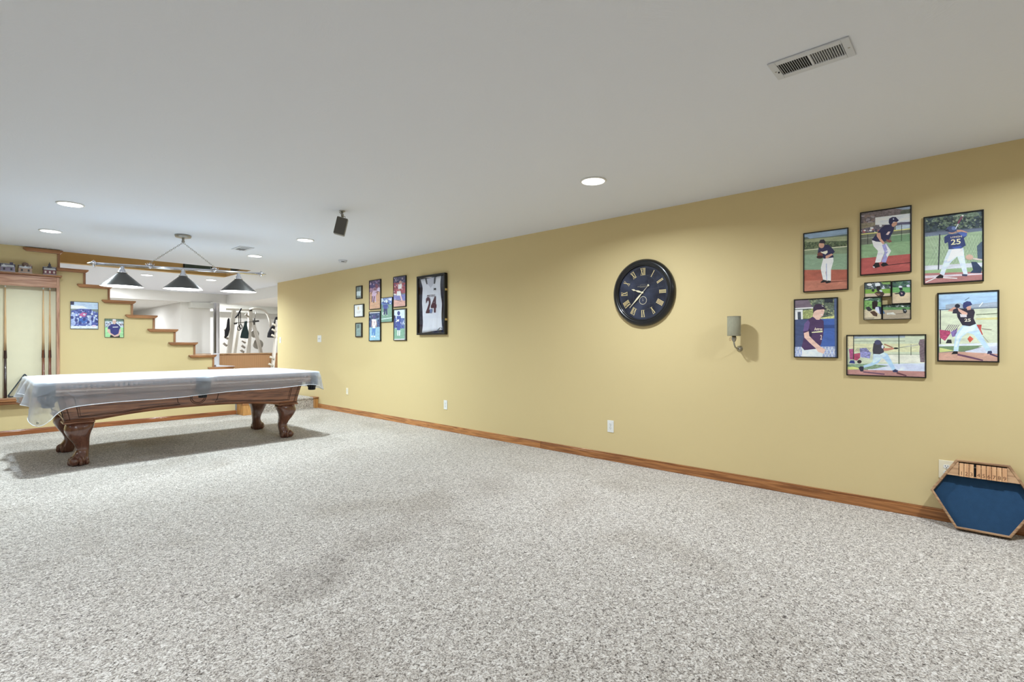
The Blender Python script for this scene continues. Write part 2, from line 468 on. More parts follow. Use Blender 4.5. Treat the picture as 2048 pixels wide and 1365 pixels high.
bm = bmesh.new(); box(bm, 4.3, 7.9, 16.5, 17.0, 2.13, 2.42); box(bm, 3.80, 4.28, 14.25, 14.545, 2.07, 2.205)
struct('trim_duct', bm, mat('soffit_white', (222, 223, 216), .8))
# white post under the beam and the beadboard half wall beside it
t = thing('support_post', 'slim chromed post under the white beam beyond the stairs', 'post', (4.31, 14.12, .195))
bm = bmesh.new(); lathe(bm, [(.078, 0), (.078, .03), (.07, .035), (.07, .71), (.078, .72), (.078, .74)], n=20, caps=True); obj('lower_sleeve', bm, M_GMETAL, t)
bm = bmesh.new(); lathe(bm, [(.074, .74), (.074, 2.0)], n=10, smooth=False, caps=True); obj('chrome_sleeve', bm, M_CHROME, t)
bm = bmesh.new(); box(bm, -.1, .1, -.1, .12, 2.0, 2.014); obj('cap_plate', bm, M_WMETAL, t)
bm = bmesh.new(); box(bm, 3.8, 6.35, 14.25, 14.33, .195, .90)
o = struct('wall_half', bm, beadboard_mat())
bm = bmesh.new(); box(bm, 4.40, 6.4, 14.21, 14.37, .90, .925); box(bm, 3.75, 4.22, 14.21, 14.37, .90, .925)
struct('trim_half_wall_cap', bm, wood('oak_cap', (150, 112, 74), (200, 164, 120), 0), bevel=.004)

# ------------------------------------------------------------------ ceiling fixtures
def downlight(x, y, label, power, z=H):
    t = thing('ceiling_light', label, 'ceiling light', (x, y, z), group=None)
    bm = bmesh.new()
    lathe(bm, [(.086, -.0005), (.100, -.0005), (.102, -.004), (.097, -.008), (.088, -.009), (.086, -.004), (.086, -.0005)], n=40)
    obj('trim_ring', bm, M_WPLAST, t)
    bm = bmesh.new(); lathe(bm, [(.0001, -.0045), (.05, -.0075), (.087, -.007)], n=40)
    obj('lens', bm, M_LENS, t)
    ld = bpy.data.lights.new('downlight_bulb', 'AREA'); ld.shape = 'DISK'; ld.size = .13; ld.spread = R(160); ld.energy = power; ld.color = (.78, .93, 1) if y > 5 else (.82, .915, 1)
    lo = bpy.data.objects.new('downlight_bulb', ld); COL.objects.link(lo); lo.parent = t; lo.location = (0, 0, -.012)
    return t
M_LENS = mat('light_lens', (250, 250, 248), .5, emit=(1, 1, 1), es=6)
downlight(3.30, 2.19, 'glowing recessed ceiling light above the wall clock', CAN_W)
downlight(.65, 6.02, 'recessed ceiling light nearer of the two left of billiard lamp', CAN_W*1.5)
downlight(.655, 7.62, 'recessed ceiling light farther of the two left of billiard lamp', REAR_W)
downlight(2.81, 6.01, 'recessed ceiling light nearer one to the right of billiard lamp', CAN_W*1.35)
downlight(2.83, 7.63, 'recessed ceiling light beside the small vent behind billiard lamp', REAR_W)
downlight(2.27, 11.20, 'recessed light seen beyond stairs between left and middle lamp shades', FAR_W)
downlight(3.31, 11.14, 'recessed light seen beyond stairs between middle and right lamp shades', FAR_W)
for i, (x, y, p) in enumerate([(3.30, -.55, CAN_W*1.15), (-.35, 2.19, CAN_W), (-.35, -1.5, CAN_W), (-2.3, 6.0, 14), (-2.3, 2.2, 22)]):
    downlight(x, y, 'recessed ceiling light outside the picture at %s' % ['right front', 'left of camera', 'behind camera', 'far left', 'near left'][i], p)
for x, y, p, z in [(5.4, 12.6, 40, 2.19), (.6, 12.2, FAR_W, H), (2.0, 13.6, 40, H), (2.6, 16.5, 40, 2.2), (5.2, 15.6, 50, 2.42), (1.0, 9.9, 9, 4.9)]:  # unseen lamps without fixtures, added to brighten the far room and stairwell
    ld = bpy.data.lights.new('far_fill', 'AREA'); ld.shape = 'DISK'; ld.size = .2; ld.energy = p; ld.color = (.93, .96, 1)
    lo = bpy.data.objects.new('far_fill', ld); COL.objects.link(lo); lo.location = (x, y, z-.01)

def ceiling_vent(x0, x1, y0, y1, label, n=28):
    """register with louvres across its length (length along y)"""
    cx, cy = (x0+x1)/2, (y0+y1)/2
    t = thing('ceiling_vent', label, 'vent', (cx, cy, H))
    hx, hy = (x1-x0)/2, (y1-y0)/2
    bm = bmesh.new()
    ix, iy = hx-.035, hy-.03
    for a in ((-hx, hx, -hy, -iy), (-hx, hx, iy, hy), (-hx, -ix, -iy, iy), (ix, hx, -iy, iy), (-ix, ix, -.004, .004)):
        box(bm, *a, -.007, -.0005)
    obj('plate', bm, M_GMETAL, t, bevel=.002)
    bm = bmesh.new(); box(bm, -ix, ix, -iy, iy, -.0015, -.0005); obj('duct_opening', bm, M_DARK, t)
    for k in range(n):
        y = -iy+(k+.5)*2*iy/n
        bm = bmesh.new()
        s = .0028 if y > 0 else -.0028
        dz = .0045
        hexa(bm, [(-ix, y-.0012-s*.3, -.0065), (ix, y-.0012-s*.3, -.0065), (ix, y+.0006-s*.3, -.0065), (-ix, y+.0006-s*.3, -.0065),
                  (-ix, y-.0012+s*.4, -.0018), (ix, y-.0012+s*.4, -.0018), (ix, y+.0006+s*.4, -.0018), (-ix, y+.0006+s*.4, -.0018)])
        obj('louvre', bm, M_GMETAL, t)
    for sy in (-1, 1):
        bm = bmesh.new(); lathe(bm, [(.0001, -.0095), (.003, -.009), (.005, -.007)], c=(0, sy*(hy-.013), 0), n=12); obj('screw', bm, M_STEEL, t)
    bm = bmesh.new(); box(bm, .006, .012, iy+.004, iy+.009, -.012, -.007); obj('damper_lever', bm, M_DARK, t)
ceiling_vent(2.452, 2.628, .39, .70, 'large white louvred ceiling vent at the upper right', 28)
ceiling_vent(2.41, 2.59, 7.00, 7.31, 'small looking ceiling vent behind the billiard lamp', 14)

t = thing('smoke_detector', 'round white smoke detector on ceiling near the right wall', 'smoke detector', (3.88, 7.06, H))
bm = bmesh.new(); lathe(bm, [(.066, 0), (.066, -.012), (.058, -.02), (.05, -.035), (.0001, -.04)], n=32); obj('housing', bm, M_GMETAL, t)
bm = bmesh.new(); lathe(bm, [(.052, -.022), (.054, -.026), (.05, -.03)], n=32); obj('vent_slot', bm, M_DARK, t)
bm = bmesh.new(); box(bm, -.022, .022, -.0545, -.044, -.033, -.026); obj('test_window', bm, M_DARK, t, rot=(0, 0, R(-28)))

# small satellite speaker on a ceiling bracket
t = thing('ceiling_speaker', 'small grey speaker hanging tilted from a ceiling bracket', 'speaker', (2.432, 4.44, H))
bm = bmesh.new(); lathe(bm, [(.0001, -.001), (.028, -.001), (.028, -.006), (.02, -.012), (.0001, -.012)], n=20)
tube(bm, [(0, 0, -.008), (0, 0, -.032), (.004, -.004, -.06)], [.011, .01, .012], 12)
ball(bm, (.003, -.003, -.04), .014)
tube(bm, [(-.012, .006, -.006), (-.02, .01, -.016), (-.006, .004, -.03)], .004, 8)
obj('bracket', bm, M_STEEL, t)
rot = Euler((R(5), R(13), R(-31)), 'XYZ')
bm = bmesh.new(); box(bm, -.05, .05, -.045, .045, -.165, 0)
cab = obj('cabinet', bm, mat('speaker_grey', (138, 136, 132), .5), t, loc=(.006, -.006, -.068), rot=rot, bevel=.008, seg=3)
bm = bmesh.new(); box(bm, -.047, .047, -.050, -.0452, -.160, -.006)
obj('grille', bm, mat('speaker_cloth', (98, 96, 92), .9, bump=.4, bscale=500), cab, bevel=.003)
bm = bmesh.new(); tube(bm, [(.008, 0, -.048), (.03, -.004, -.05), (.036, -.004, -.07), (.03, .01, -.085)], .0022, 6); obj('cable', bm, M_BLACK, t)

# ------------------------------------------------------------------ outlets and switches on the right wall
def plate(y, z, hw, hh, label, kind, name, cat):
    t = thing(name, label, cat, (WX, y, z))
    bm = bmesh.new(); box(bm, -.006, -.0005, -hw, hw, -hh, hh); obj('cover_plate', bm, mat('ivory_plastic', (238, 228, 200), .4) if 'ivory' in label else M_WPLAST, t, bevel=.002)
    if kind == 'outlet':
        for s in (-1, 1):
            bm = bmesh.new()
            pr = [(.0165*math.cos(a)*1.0, max(-.0125, min(.0125, .0165*math.sin(a)))+s*.0195) for a in [2*PI*k/20 for k in range(20)]]
            prism(bm, pr, -.008, -.006, 0)
            q = obj('socket', bm, M_WPLAST, t)
            bm = bmesh.new()
            for dy in (-.0062, .0062): box(bm, -.0086, -.0081, dy-.0012, dy+.0012, s*.0195+.0, s*.0195+.008)
            box(bm, -.0086, -.0081, -.0024, .0024, s*.0195-.009, s*.0195-.0045)
            obj('slot', bm, M_DARK, q)
    else:
        n = kind
        for k in range(n):
            yy = (k-(n-1)/2)*.046
            bm = bmesh.new(); hexa(bm, [(-.007, yy-.005, -.012), (-.007, yy+.005, -.012), (-.006, yy+.005, -.012), (-.006, yy-.005, -.012),
                                        (-.016, yy-.005, .004), (-.016, yy+.005, .004), (-.006, yy+.005, .012), (-.006, yy-.005, .012)])
            obj('toggle', bm, mat('toggle_grey', (196, 196, 196), .4), t)
    bm = bmesh.new(); lathe(bm, [(.0001, -.0075), (.003, -.007), (.003, -.006)], n=10, ax=0); obj('screw', bm, M_STEEL, t)
plate(7.87, .37, .036, .058, 'ivory outlet farthest back on the right wall, below the team photos', 'outlet', 'wall_outlet', 'outlet')
plate(5.287, .352, .036, .062, 'white outlet low on the wall below the framed jersey', 'outlet', 'wall_outlet', 'outlet')
plate(2.718, .347, .036, .06, 'white outlet low on the wall to the left under the clock', 'outlet', 'wall_outlet', 'outlet')
plate(.155, .346, .040, .06, 'ivory outlet half hidden behind the hexagonal dice tray', 'outlet', 'wall_outlet', 'outlet')
plate(8.86, 1.267, .07, .062, 'double light switch left of the small plaques', 2, 'light_switch', 'light switch')
plate(10.55, 1.25, .036, .06, 'single light switch at the far end of the right wall', 1, 'light_switch', 'light switch')

# ------------------------------------------------------------------ billiard table
TX, TY = 1.75, 6.86
tb = thing('billiard_table', 'carved walnut billiard table standing under the triple lamp', 'billiard table', (TX, TY, 0))
def superring(cx, cy, a, b, z, n=28, p=3.2):
    out = []
    for k in range(n):
        t_ = 2*PI*k/n
        c, s = math.cos(t_), math.sin(t_)
        out.append((cx+a*math.copysign(abs(c)**(2/p), c), cy+b*math.copysign(abs(s)**(2/p), s), z))
    return out
def leg_bm(sx, sy):
    bm = bmesh.new()
    prof = [(.415, .105, .00), (.385, .11, .004), (.36, .108, .012), (.33, .10, .018), (.29, .086, .014), (.25, .073, .004), (.21, .060, -.010),
            (.17, .052, -.018), (.14, .050, -.018), (.115, .054, -.012), (.095, .062, -.004), (.075, .067, .004), (.05, .07, .006), (.02, .06, .004), (0, .05, .004)]
    rings = []
    for z, a, d in prof:
        rings.append([bm.verts.new(p) for p in superring(sx*d, sy*d, a, a, z, p=2.8 if z > .1 else 2.2)])
    n = 28
    for a, b in zip(rings, rings[1:]):
        for k in range(n):
            f = bm.faces.new((a[k], a[(k+1)%n], b[(k+1)%n], b[k])); f.smooth = True
    bm.faces.new(rings[0]); bm.faces.new(rings[-1])
    # claw foot: a ball gripped by toes
    base = math.atan2(sy, sx)
    ball(bm, (sx*.048, sy*.048, .044), .044, sc=(1, 1, .95))
    for da in (-100, -50, 0, 50, 100):
        a = base+R(da)
        dx, dy = math.cos(a), math.sin(a)
        q = Euler((0, 0, a))
        ball(bm, (sx*.010+dx*.048, sy*.010+dy*.048, .054), .032, sc=(1.15, .66, 1.15), rot=q.to_matrix(), seg=14)
        ball(bm, (sx*.010+dx*.064, sy*.010+dy*.064, .030), .026, sc=(.9, .66, 1.1), rot=q.to_matrix(), seg=14)
    return bm
for sx in (-1, 1):
    for sy in (-1, 1):
        obj('leg', leg_bm(sx, sy), M_TBLZ, tb, loc=(sx*.985, sy*.44, 0))
# cabinet: four panels that flare outward, lower edge arched
def cab_side(L, D, Lb, Db, ztop, nx=40, arch=.055):
    """one long side in the local frame: x along, y out (negative)"""
    bm = bmesh.new()
    rows = []
    for i in range(nx+1):
        u = -1+2*i/nx
        zb = .43+arch*max(0, 1-(abs(u)/.78)**2.4)
        col = []
        for j in range(6):
            t_ = j/5
            z = zb+(ztop-zb)*t_
            f = (z-.43)/(ztop-.43)
            f2 = f**1.3
            col.append(((Lb+(L-Lb)*f2)*u, -(Db+(D-Db)*f2), z))
        rows.append(col)
    F = [[bm.verts.new(p) for p in c] for c in rows]
    B = [[bm.verts.new((p[0]*.985, p[1]+.022, p[2])) for p in c] for c in rows]
    for i in range(nx):
        for j in range(5):
            f = bm.faces.new((F[i][j], F[i+1][j], F[i+1][j+1], F[i][j+1])); f.smooth = True
            bm.faces.new((B[i][j], B[i][j+1], B[i+1][j+1], B[i+1][j]))
        bm.faces.new((F[i][0], B[i][0], B[i+1][0], F[i+1][0])); bm.faces.new((F[i][5], F[i+1][5], B[i+1][5], B[i][5]))
    for i in (0, nx):
        for j in range(5): bm.faces.new((F[i][j], F[i][j+1], B[i][j+1], B[i][j]))
    return bm
def side_pt(u, z, L, D, Lb, Db, ztop):
    f = max(0, (z-.43)/(ztop-.43))**1.3
    return Vector(((Lb+(L-Lb)*f)*u, -(Db+(D-Db)*f)-.001, z))
LS = (1.165, .56, 1.105, .515, .70)
SSd = (.56, 1.165, .515, 1.105, .70)
for rz, dims, M, arch in ((0, LS, M_TBLX, .055), (PI, LS, M_TBLX, .055), (PI/2, SSd, M_TBLX, .03), (-PI/2, SSd, M_TBLX, .03)):
    p = obj('side_panel', cab_side(dims[0], dims[1], dims[2], dims[3], dims[4], arch=arch), M, tb, rot=(0, 0, rz))
    bm = bmesh.new()
    def groove(pts, r=.0035):
        tube(bm, [side_pt(u, z, *dims) for u, z in pts], r, 6)
    zt, long = .66, dims[0] > 1
    for s in (-1, 1):
        if long:
            # raised panel outline each side of the centre pocket, bowed at its inner end
            pts = [(s*.90, zt), (s*.905, .472), (s*.6, .486), (s*.35, .512), (s*.15, .52), (s*.17, .55), (s*.175, .6), (s*.17, zt)]
        else:
            pts = [(s*.85, zt), (s*.85, .47), (0, .49)]
        groove(pts); 
        if long: groove([(s*(.885), zt), (s*.89, .482), (s*.6, .496), (s*.35, .522), (s*.172, .53)], .002)
        groove([(s*.97, .69), (s*.965, .445)], .002)
    if long:
        for rr in (.075, .06):
            groove([(rr*math.cos(a)*.95/dims[0]*1.1, .585+rr*math.sin(a)*.95) for a in [2*PI*k/28 for k in range(29)]], .0035)
    obj('carved_line', bm, M_GROOVE, p)
# corner mouldings over the legs
for sx in (-1, 1):
    for sy in (-1, 1):
        bm = bmesh.new(); box(bm, -.118, .118, -.105, .105, .412, .432); box(bm, -.11, .11, -.098, .098, .432, .445)
        obj('corner_moulding', bm, M_TBLX, tb, loc=(sx*1.0, sy*.425, 0), bevel=.006)
# rails with a row of small carved flutes, split at the side pockets
def rail(x0, x1, y0, y1, axis):
    bm = bmesh.new()
    box(bm, x0, x1, y0, y1, .70, .822)
    mid = [x0, x1, y0, y1]
    if axis == 0:
        yo = y0-.001 if abs(y0) > abs(y1) else y1+.001
        s = -1 if yo < 0 else 1
        n = int((x1-x0)/.042)
        for k in range(n):
            x = x0+.03+(x1-x0-.06)*(k+.5)/n
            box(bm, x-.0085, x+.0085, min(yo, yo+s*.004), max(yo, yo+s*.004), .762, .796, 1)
        box(bm, x0, x1, min(yo, yo+s*.012), max(yo, yo+s*.012), .735, .747, 2)
    else:
        xo = x0-.001 if abs(x0) > abs(x1) else x1+.001
        s = -1 if xo < 0 else 1
        n = int((y1-y0)/.042)
        for k in range(n):
            y = y0+.03+(y1-y0-.06)*(k+.5)/n
            box(bm, min(xo, xo+s*.004), max(xo, xo+s*.004), y-.007, y+.007, .764, .792, 1)
        box(bm, min(xo, xo+s*.012), max(xo, xo+s*.012), y0, y1, .735, .747, 2)
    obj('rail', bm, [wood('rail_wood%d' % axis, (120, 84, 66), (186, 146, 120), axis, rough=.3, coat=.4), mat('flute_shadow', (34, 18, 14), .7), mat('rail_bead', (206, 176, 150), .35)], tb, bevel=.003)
for sy in (-1, 1):
    ya, yb = sorted((sy*.72, sy*.56))
    rail(-1.19, -.07, ya, yb, 0); rail(.07, 1.19, ya, yb, 0)
rail(-1.30, -1.14, -.60, .60, 1); rail(1.14, 1.30, -.60, .60, 1)
bm = bmesh.new(); box(bm, -1.16, 1.16, -.58, .58, .775, .80)
obj('playing_bed', bm, mat('green_felt', (196, 200, 196), .95, bump=.3, bscale=400), tb)
# pockets: leather collar and a basket of straps
def pocket(x, y, r=.062):
    bm = bmesh.new()
    lathe(bm, [(r+.012, .70), (r+.018, .74), (r+.016, .80), (r+.006, .826), (r-.006, .826), (r-.01, .80), (r-.008, .70)], n=28)
    p = obj('pocket', bm, M_LEATHER, tb, loc=(x, y, 0))
    bm = bmesh.new()
    for k in range(12):
        a = 2*PI*k/12
        c, s = math.cos(a), math.sin(a)
        tube(bm, [(c*(r+.005), s*(r+.005), .71), (c*(r), s*(r), .67), (c*(r-.024), s*(r-.024), .635), (c*(r-.026), s*(r-.026), .60)], [.009, .011, .009, .009], 6)
    lathe(bm, [(r-.03, .612), (r-.022, .612), (r-.02, .598), (r-.03, .594), (.0001, .594)], n=24)
    lathe(bm, [(r-.002, .70), (r+.012, .70), (r+.012, .716), (r-.002, .716), (r-.002, .70)], n=24)
    obj('basket', bm, M_LEATHER, p)
for sx in (-1, 1):
    for sy in (-1, 1): pocket(sx*1.235, sy*.655)
for sy in (-1, 1): pocket(0, sy*.69, .058)

# clear plastic dust cover draped over the rails
def cover():
    bm = bmesh.new()
    A, B, rc = 1.325, .745, .10
    # perimeter sampled from the middle of the near side, counter-clockwise
    P = []
    def arc(cx, cy, a0, a1, n):
        for i in range(n):
            a = R(a0+(a1-a0)*i/n)
            P.append((cx+rc*math.cos(a), cy+rc*math.sin(a), math.cos(a), math.sin(a)))
    def line(x0, y0, x1, y1, nx, ny, n):
        for i in range(n):
            t_ = i/n
            P.append((x0+(x1-x0)*t_, y0+(y1-y0)*t_, nx, ny))
    line(-A+rc, -B, A-rc, -B, 0, -1, 130); arc(A-rc, -B+rc, -90, 0, 18)
    line(A, -B+rc, A, B-rc, 1, 0, 70); arc(A-rc, B-rc, 0, 90, 18)
    line(A-rc, B, -A+rc, B, 0, 1, 130); arc(-A+rc, B-rc, 90, 180, 18)
    line(-A, B-rc, -A, -B+rc, -1, 0, 90); arc(-A+rc, -B+rc, 180, 270, 26)
    n = len(P)
    rnd = random.Random(3)
    ph = [rnd.uniform(0, 6.28) for _ in range(8)]
    rings = []
    def gauss(d, s): return math.exp(-(d/s)**2)
    for sc, z in ((.02, .829), (.5, .830), (.85, .831), (.96, .831), (.99, .829)):
        rings.append([bm.verts.new((x*sc, y*sc, z+.0015*math.sin(9*x+4*y+ph[0]))) for x, y, nx, ny in P])
    K = 12
    for k in range(K+1):
        t_ = k/K
        ring = []
        for i, (x, y, nx, ny) in enumerate(P):
            dnl = math.hypot(x+A, y+B); dnr = math.hypot(x-A, y+B); dfl = math.hypot(x+A, y-B); dfr = math.hypot(x-A, y-B)
            near = 1 if ny < -.5 else 0
            zh = .61
            zn = .592+.082*(x+A)/(2*A)+.006*math.sin(6*x); ze = .66+.03*math.sin(y*9+1)
            if ny < 0: zh += (zn-zh)*(-ny)**1.5 if nx >= 0 else 0
            if nx < 0: wx = nx*nx; zh = zh*(1-wx)+ze*wx if ny > 0 else zn*(1-wx)+ze*wx
            zh -= .178*gauss(dnl, .27-.15*max(0, -ny)**2)+.05*gauss(dnr, .09)+.12*gauss(dfl, .15)+.1*gauss(dfr, .15)
            fold = 0
            if nx < 0: fold = (.030*math.sin(y*15+.6)+.012*math.sin(y*31))*nx*nx
            if dnl < .5 and ny < 0: fold += .012*math.sin(x*34)*gauss(dnl, .35)*ny*ny
            elif dnr < .4: fold = .016*math.sin(x*42)*gauss(dnr, .25)
            if nx > .5: fold = .02*math.sin(y*17)
            if ny > .5: fold = .012*math.sin(x*8)
            bulge = 0
            if abs(ny) > .9 and abs(x) < .25: bulge = .030*gauss(x, .085)*math.exp(-((t_-.25)/.35)**2)
            flare = .032*gauss(dnl, .22)+.03*gauss(dnr, .15)+.04*gauss(dfl, .2)+.035*gauss(dfr, .2)
            flare += .018*max(0, -nx)
            zz = .822-(.822-zh)*t_
            off = .004+.010*min(1, t_*4)+(fold+flare)*t_**1.1+bulge
            ring.append(bm.verts.new((x+nx*off, y+ny*off, zz)))
        rings.append(ring)
    for a, b in zip(rings, rings[1:]):
        for k in range(n):
            f = bm.faces.new((a[k], a[(k+1)%n], b[(k+1)%n], b[k])); f.smooth = True
    f = bm.faces.new(rings[0]); f.smooth = True
    # thicker welded hem
    hem = [v.co.copy() for v in rings[-1]]
    return bm, hem
cbm, hem = cover()
cv = thing('table_cover', 'cloudy clear plastic dust cover draped over the billiard table', 'table cover', (TX, TY, 0))
obj('sheet', cbm, cover_mat(), cv)
bm = bmesh.new(); tube(bm, hem+[hem[0]], .0028, 6, caps=False)
obj('hem', bm, mat('vinyl_hem', (232, 234, 240), .35), cv)
bm = bmesh.new(); i0 = min(range(len(hem)), key=lambda i: hem[i].z)
hp = hem[i0]; dv = Vector((hp.x, hp.y, 0)).normalized()
ringp = [hp+Vector((0, 0, .03))+Vector((-.7071, .7071*-1, 0))*.004+(Vector((.7071, -.7071, 0))*math.cos(a)+Vector((0, 0, 1))*math.sin(a))*.008 for a in [2*PI*k/16 for k in range(17)]]
tube(bm, ringp, .003, 6); obj('grommet', bm, M_STEEL, cv)

# ------------------------------------------------------------------ billiard lamp
LX, LY = 1.725, 6.79
ANG = math.atan2(-.17, .54)
lt = thing('billiard_lamp', 'chrome bar lamp with three dark cone shades above the billiard table', 'hanging lamp', (LX, LY, H), (0, 0, ANG))
bm = bmesh.new(); lathe(bm, [(.0001, -.001), (.082, -.001), (.084, -.012), (.076, -.03), (.05, -.036), (.0001, -.038)], n=36)
tube(bm, [(0, 0, -.03), (0, 0, -.07)], .012, 12); ball(bm, (0, 0, -.075), .017)
obj('canopy', bm, M_STEEL, lt)
ZB = 2.045-H
bm = bmesh.new(); tube(bm, [(-.80, 0, ZB), (.80, 0, ZB)], .0165, 14); obj('bar', bm, M_CHROME, lt)
for s in (-1, 1):
    bm = bmesh.new()
    tube(bm, [(s*.79, 0, ZB), (s*.812, 0, ZB), (s*.825, 0, ZB), (s*.84, 0, ZB), (s*.87, 0, ZB)], [.016, .034, .026, .014, .003], 14)
    for a in range(4): 
        q = R(45+90*a); tube(bm, [(s*.815, 0, ZB), (s*.808, .045*math.cos(q), ZB+.045*math.sin(q))], [.008, .005], 6)
    obj('finial', bm, M_CHROME, lt)
    # crown hook and chain
    cxh = s*.315
    bm = bmesh.new()
    lathe(bm, [(.018, -.016), (.022, 0), (.012, .014), (.03, .024), (.012, .034), (.006, .044)], c=(cxh, 0, ZB), n=16, caps=True)
    for a in range(6):
        q = PI/3*a; tube(bm, [(cxh+.01*math.cos(q), .01*math.sin(q), ZB+.012), (cxh+.034*math.cos(q), .034*math.sin(q), ZB+.02), (cxh+.04*math.cos(q), .04*math.sin(q), ZB+.038)], [.006, .005, .003], 6)
    obj('crown_hook', bm, M_CHROME, lt)
    bm = bmesh.new()
    p0, p1 = Vector((0, 0, -.088)), Vector((cxh, 0, ZB+.046))
    d = (p1-p0); nl = 17; u, v = frame_of(d)
    for k in range(nl):
        c = p0+d*((k+.5)/nl); dd = d.normalized(); side = u if k % 2 else v
        hl = d.length/nl*.66
        tube(bm, [c+dd*hl*math.cos(a)+side*.007*math.sin(a) for a in [2*PI*j/10 for j in range(11)]], .0019, 5)
    obj('chain', bm, M_STEEL, lt)
def shade_mat():
    m, nt, b = nodes('shade_metal')
    b.inputs['Base Color'].default_value = (.10, .095, .09, 1); b.inputs['Metallic'].default_value = .9; b.inputs['Roughness'].default_value = .33
    return m
M_SH = shade_mat()
M_SHW = mat('shade_white_inside', (245, 245, 242), .6, emit=(1, .97, .92), es=2.2)
M_DIFF = mat('lamp_diffuser', (250, 250, 250), .5, emit=(1, .985, .96), es=5)
for s in (-1, 0, 1):
    xs = s*.566
    bm = bmesh.new()
    lathe(bm, [(.030, -.075), (.034, -.08), (.197, -.232), (.199, -.236), (.197, -.236)], c=(xs, 0, ZB), n=56)
    sh = obj('lamp_shade', bm, M_SH, lt)
    bm = bmesh.new(); lathe(bm, [(.031, -.08), (.196, -.2335)], c=(xs, 0, ZB), n=56); obj('shade_lining', bm, M_SHW, sh)
    bm = bmesh.new(); lathe(bm, [(.0001, -.228), (.188, -.228)], c=(xs, 0, ZB), n=56); obj('diffuser', bm, M_DIFF, sh)
    bm = bmesh.new()
    lathe(bm, [(.014, -.01), (.02, -.02), (.022, -.042), (.030, -.05), (.034, -.066), (.046, -.078), (.046, -.086), (.03, -.08)], c=(xs, 0, ZB), n=24)
    obj('socket_cap', bm, M_CHROME, lt)
    ld = bpy.data.lights.new('shade_bulb', 'AREA'); ld.shape = 'DISK'; ld.size = .34; ld.energy = BULB_W; ld.color = (.9, .95, 1)
    lo = bpy.data.objects.new('shade_bulb', ld); COL.objects.link(lo); lo.parent = lt; lo.location = (xs, 0, ZB-.2365)

# ------------------------------------------------------------------ wall clock
ck = thing('wall_clock', 'large round black wall clock with gold roman numerals', 'clock', (WX, 2.35, 1.665))
# local frame: x = out of wall is negative; picture right is -y
bm = bmesh.new()
lathe(bm, [(.318, -.0005), (.322, -.012), (.318, -.030), (.304, -.044), (.290, -.051), (.279, -.048), (.275, -.042), (.269, -.045), (.261, -.043), (.257, -.034), (.256, -.022)], n=96, ax=0)
obj('case_rim', bm, mat('clock_black', (9, 12, 17), .3, coat=.4), ck)
def face_mat():
    m, nt, b = nodes('clock_face')
    L = nt.links.new
    tc = nt.nodes.new('ShaderNodeTexCoord')
    n = nt.nodes.new('ShaderNodeTexNoise'); n.inputs['Scale'].default_value = 7; n.inputs['Detail'].default_value = 5
    L(tc.outputs['Object'], n.inputs['Vector'])
    r = nt.nodes.new('ShaderNodeValToRGB')
    r.color_ramp.elements[0].position = .35; r.color_ramp.elements[0].color = (*lin((30, 32, 44)), 1)
    r.color_ramp.elements[1].position = .75; r.color_ramp.elements[1].color = (*lin((66, 72, 92)), 1)
    L(n.outputs['Fac'], r.inputs[0]); L(r.outputs[0], b.inputs['Base Color']); b.inputs['Roughness'].default_value = .3
    return m
bm = bmesh.new(); lathe(bm, [(.0001, -.022), (.26, -.022)], n=72, ax=0)
cf = obj('dial', bm, [face_mat()], ck)
M_GOLD = mat('pale_gold', (226, 206, 150), .45)
M_CREAM = mat('cream_hand', (232, 222, 190), .4)
M_FAINT = mat('faint_line', (88, 90, 98), .5)
def CL(u, v, d=0):      # clock-face coordinates: u right, v up as seen from the room
    return Vector((-.0225-d, -u, v))
bm = bmesh.new()
def flat(bm, pts, d, mi=0):
    f = bm.faces.new([bm.verts.new(CL(u, v, d)) for u, v in pts]); f.material_index = mi
def stroke(bm, p, q, wd, d, mi=0):
    p, q = Vector(p), Vector(q); dr = (q-p).normalized(); nn = Vector((-dr.y, dr.x))*wd/2
    flat(bm, [p-nn, q-nn, q+nn, p+nn], d, mi)
for r_ in (.240, .165):
    for k in range(72):
        if r_ < .2 and (k % 9) > 5: continue
        a, b_ = 2*PI*k/72, 2*PI*(k+1)/72
        stroke(bm, (r_*math.cos(a), r_*math.sin(a)), (r_*math.cos(b_), r_*math.sin(b_)), .0012, .0003)
for p, q in (((-.19, .075), (.12, .085)), ((.065, -.15), (.06, .12)), ((-.1, -.1), (-.095, .06)), ((-.08, .16), (.13, .165)), ((-.02, .22), (0, .14)), ((.03, .02), (.21, .045)), ((-.09, -.10), (.1, -.11))):
    stroke(bm, p, q, .0012, .0003)
obj('map_lines', bm, M_FAINT, cf)
ROM = ['XII', 'I', 'II', 'III', 'IIII', 'V', 'VI', 'VII', 'VIII', 'IX', 'X', 'XI']
bm = bmesh.new()
def numeral(bm, s, ang):
    widths = {'I': .0115, 'V': .026, 'X': .028}
    tot = sum(widths[c] for c in s); x = -tot/2; h0, h1 = .168, .232
    ca, sa = math.cos(-ang), math.sin(-ang)
    def T(u, v): return (u*ca-v*sa, u*sa+v*ca)
    for c in s:
        w_ = widths[c]
        if c == 'I': stroke(bm, T(x+w_/2, h0), T(x+w_/2, h1), .0058, .0006)
        if c == 'V': stroke(bm, T(x+.003, h1), T(x+w_/2, h0), .006, .0006); stroke(bm, T(x+w_-.003, h1), T(x+w_/2, h0), .0028, .0007)
        if c == 'X': stroke(bm, T(x+.003, h1), T(x+w_-.004, h0), .006, .0006); stroke(bm, T(x+w_-.004, h1), T(x+.003, h0), .0028, .0007)
        x += w_
    for h_ in (h0, h1): stroke(bm, T(-tot/2, h_), T(tot/2, h_), .0022, .0008)
for i, s in enumerate(ROM):
    bm = bmesh.new(); numeral(bm, s, 2*PI*i/12); obj('numeral', bm, M_GOLD, cf)
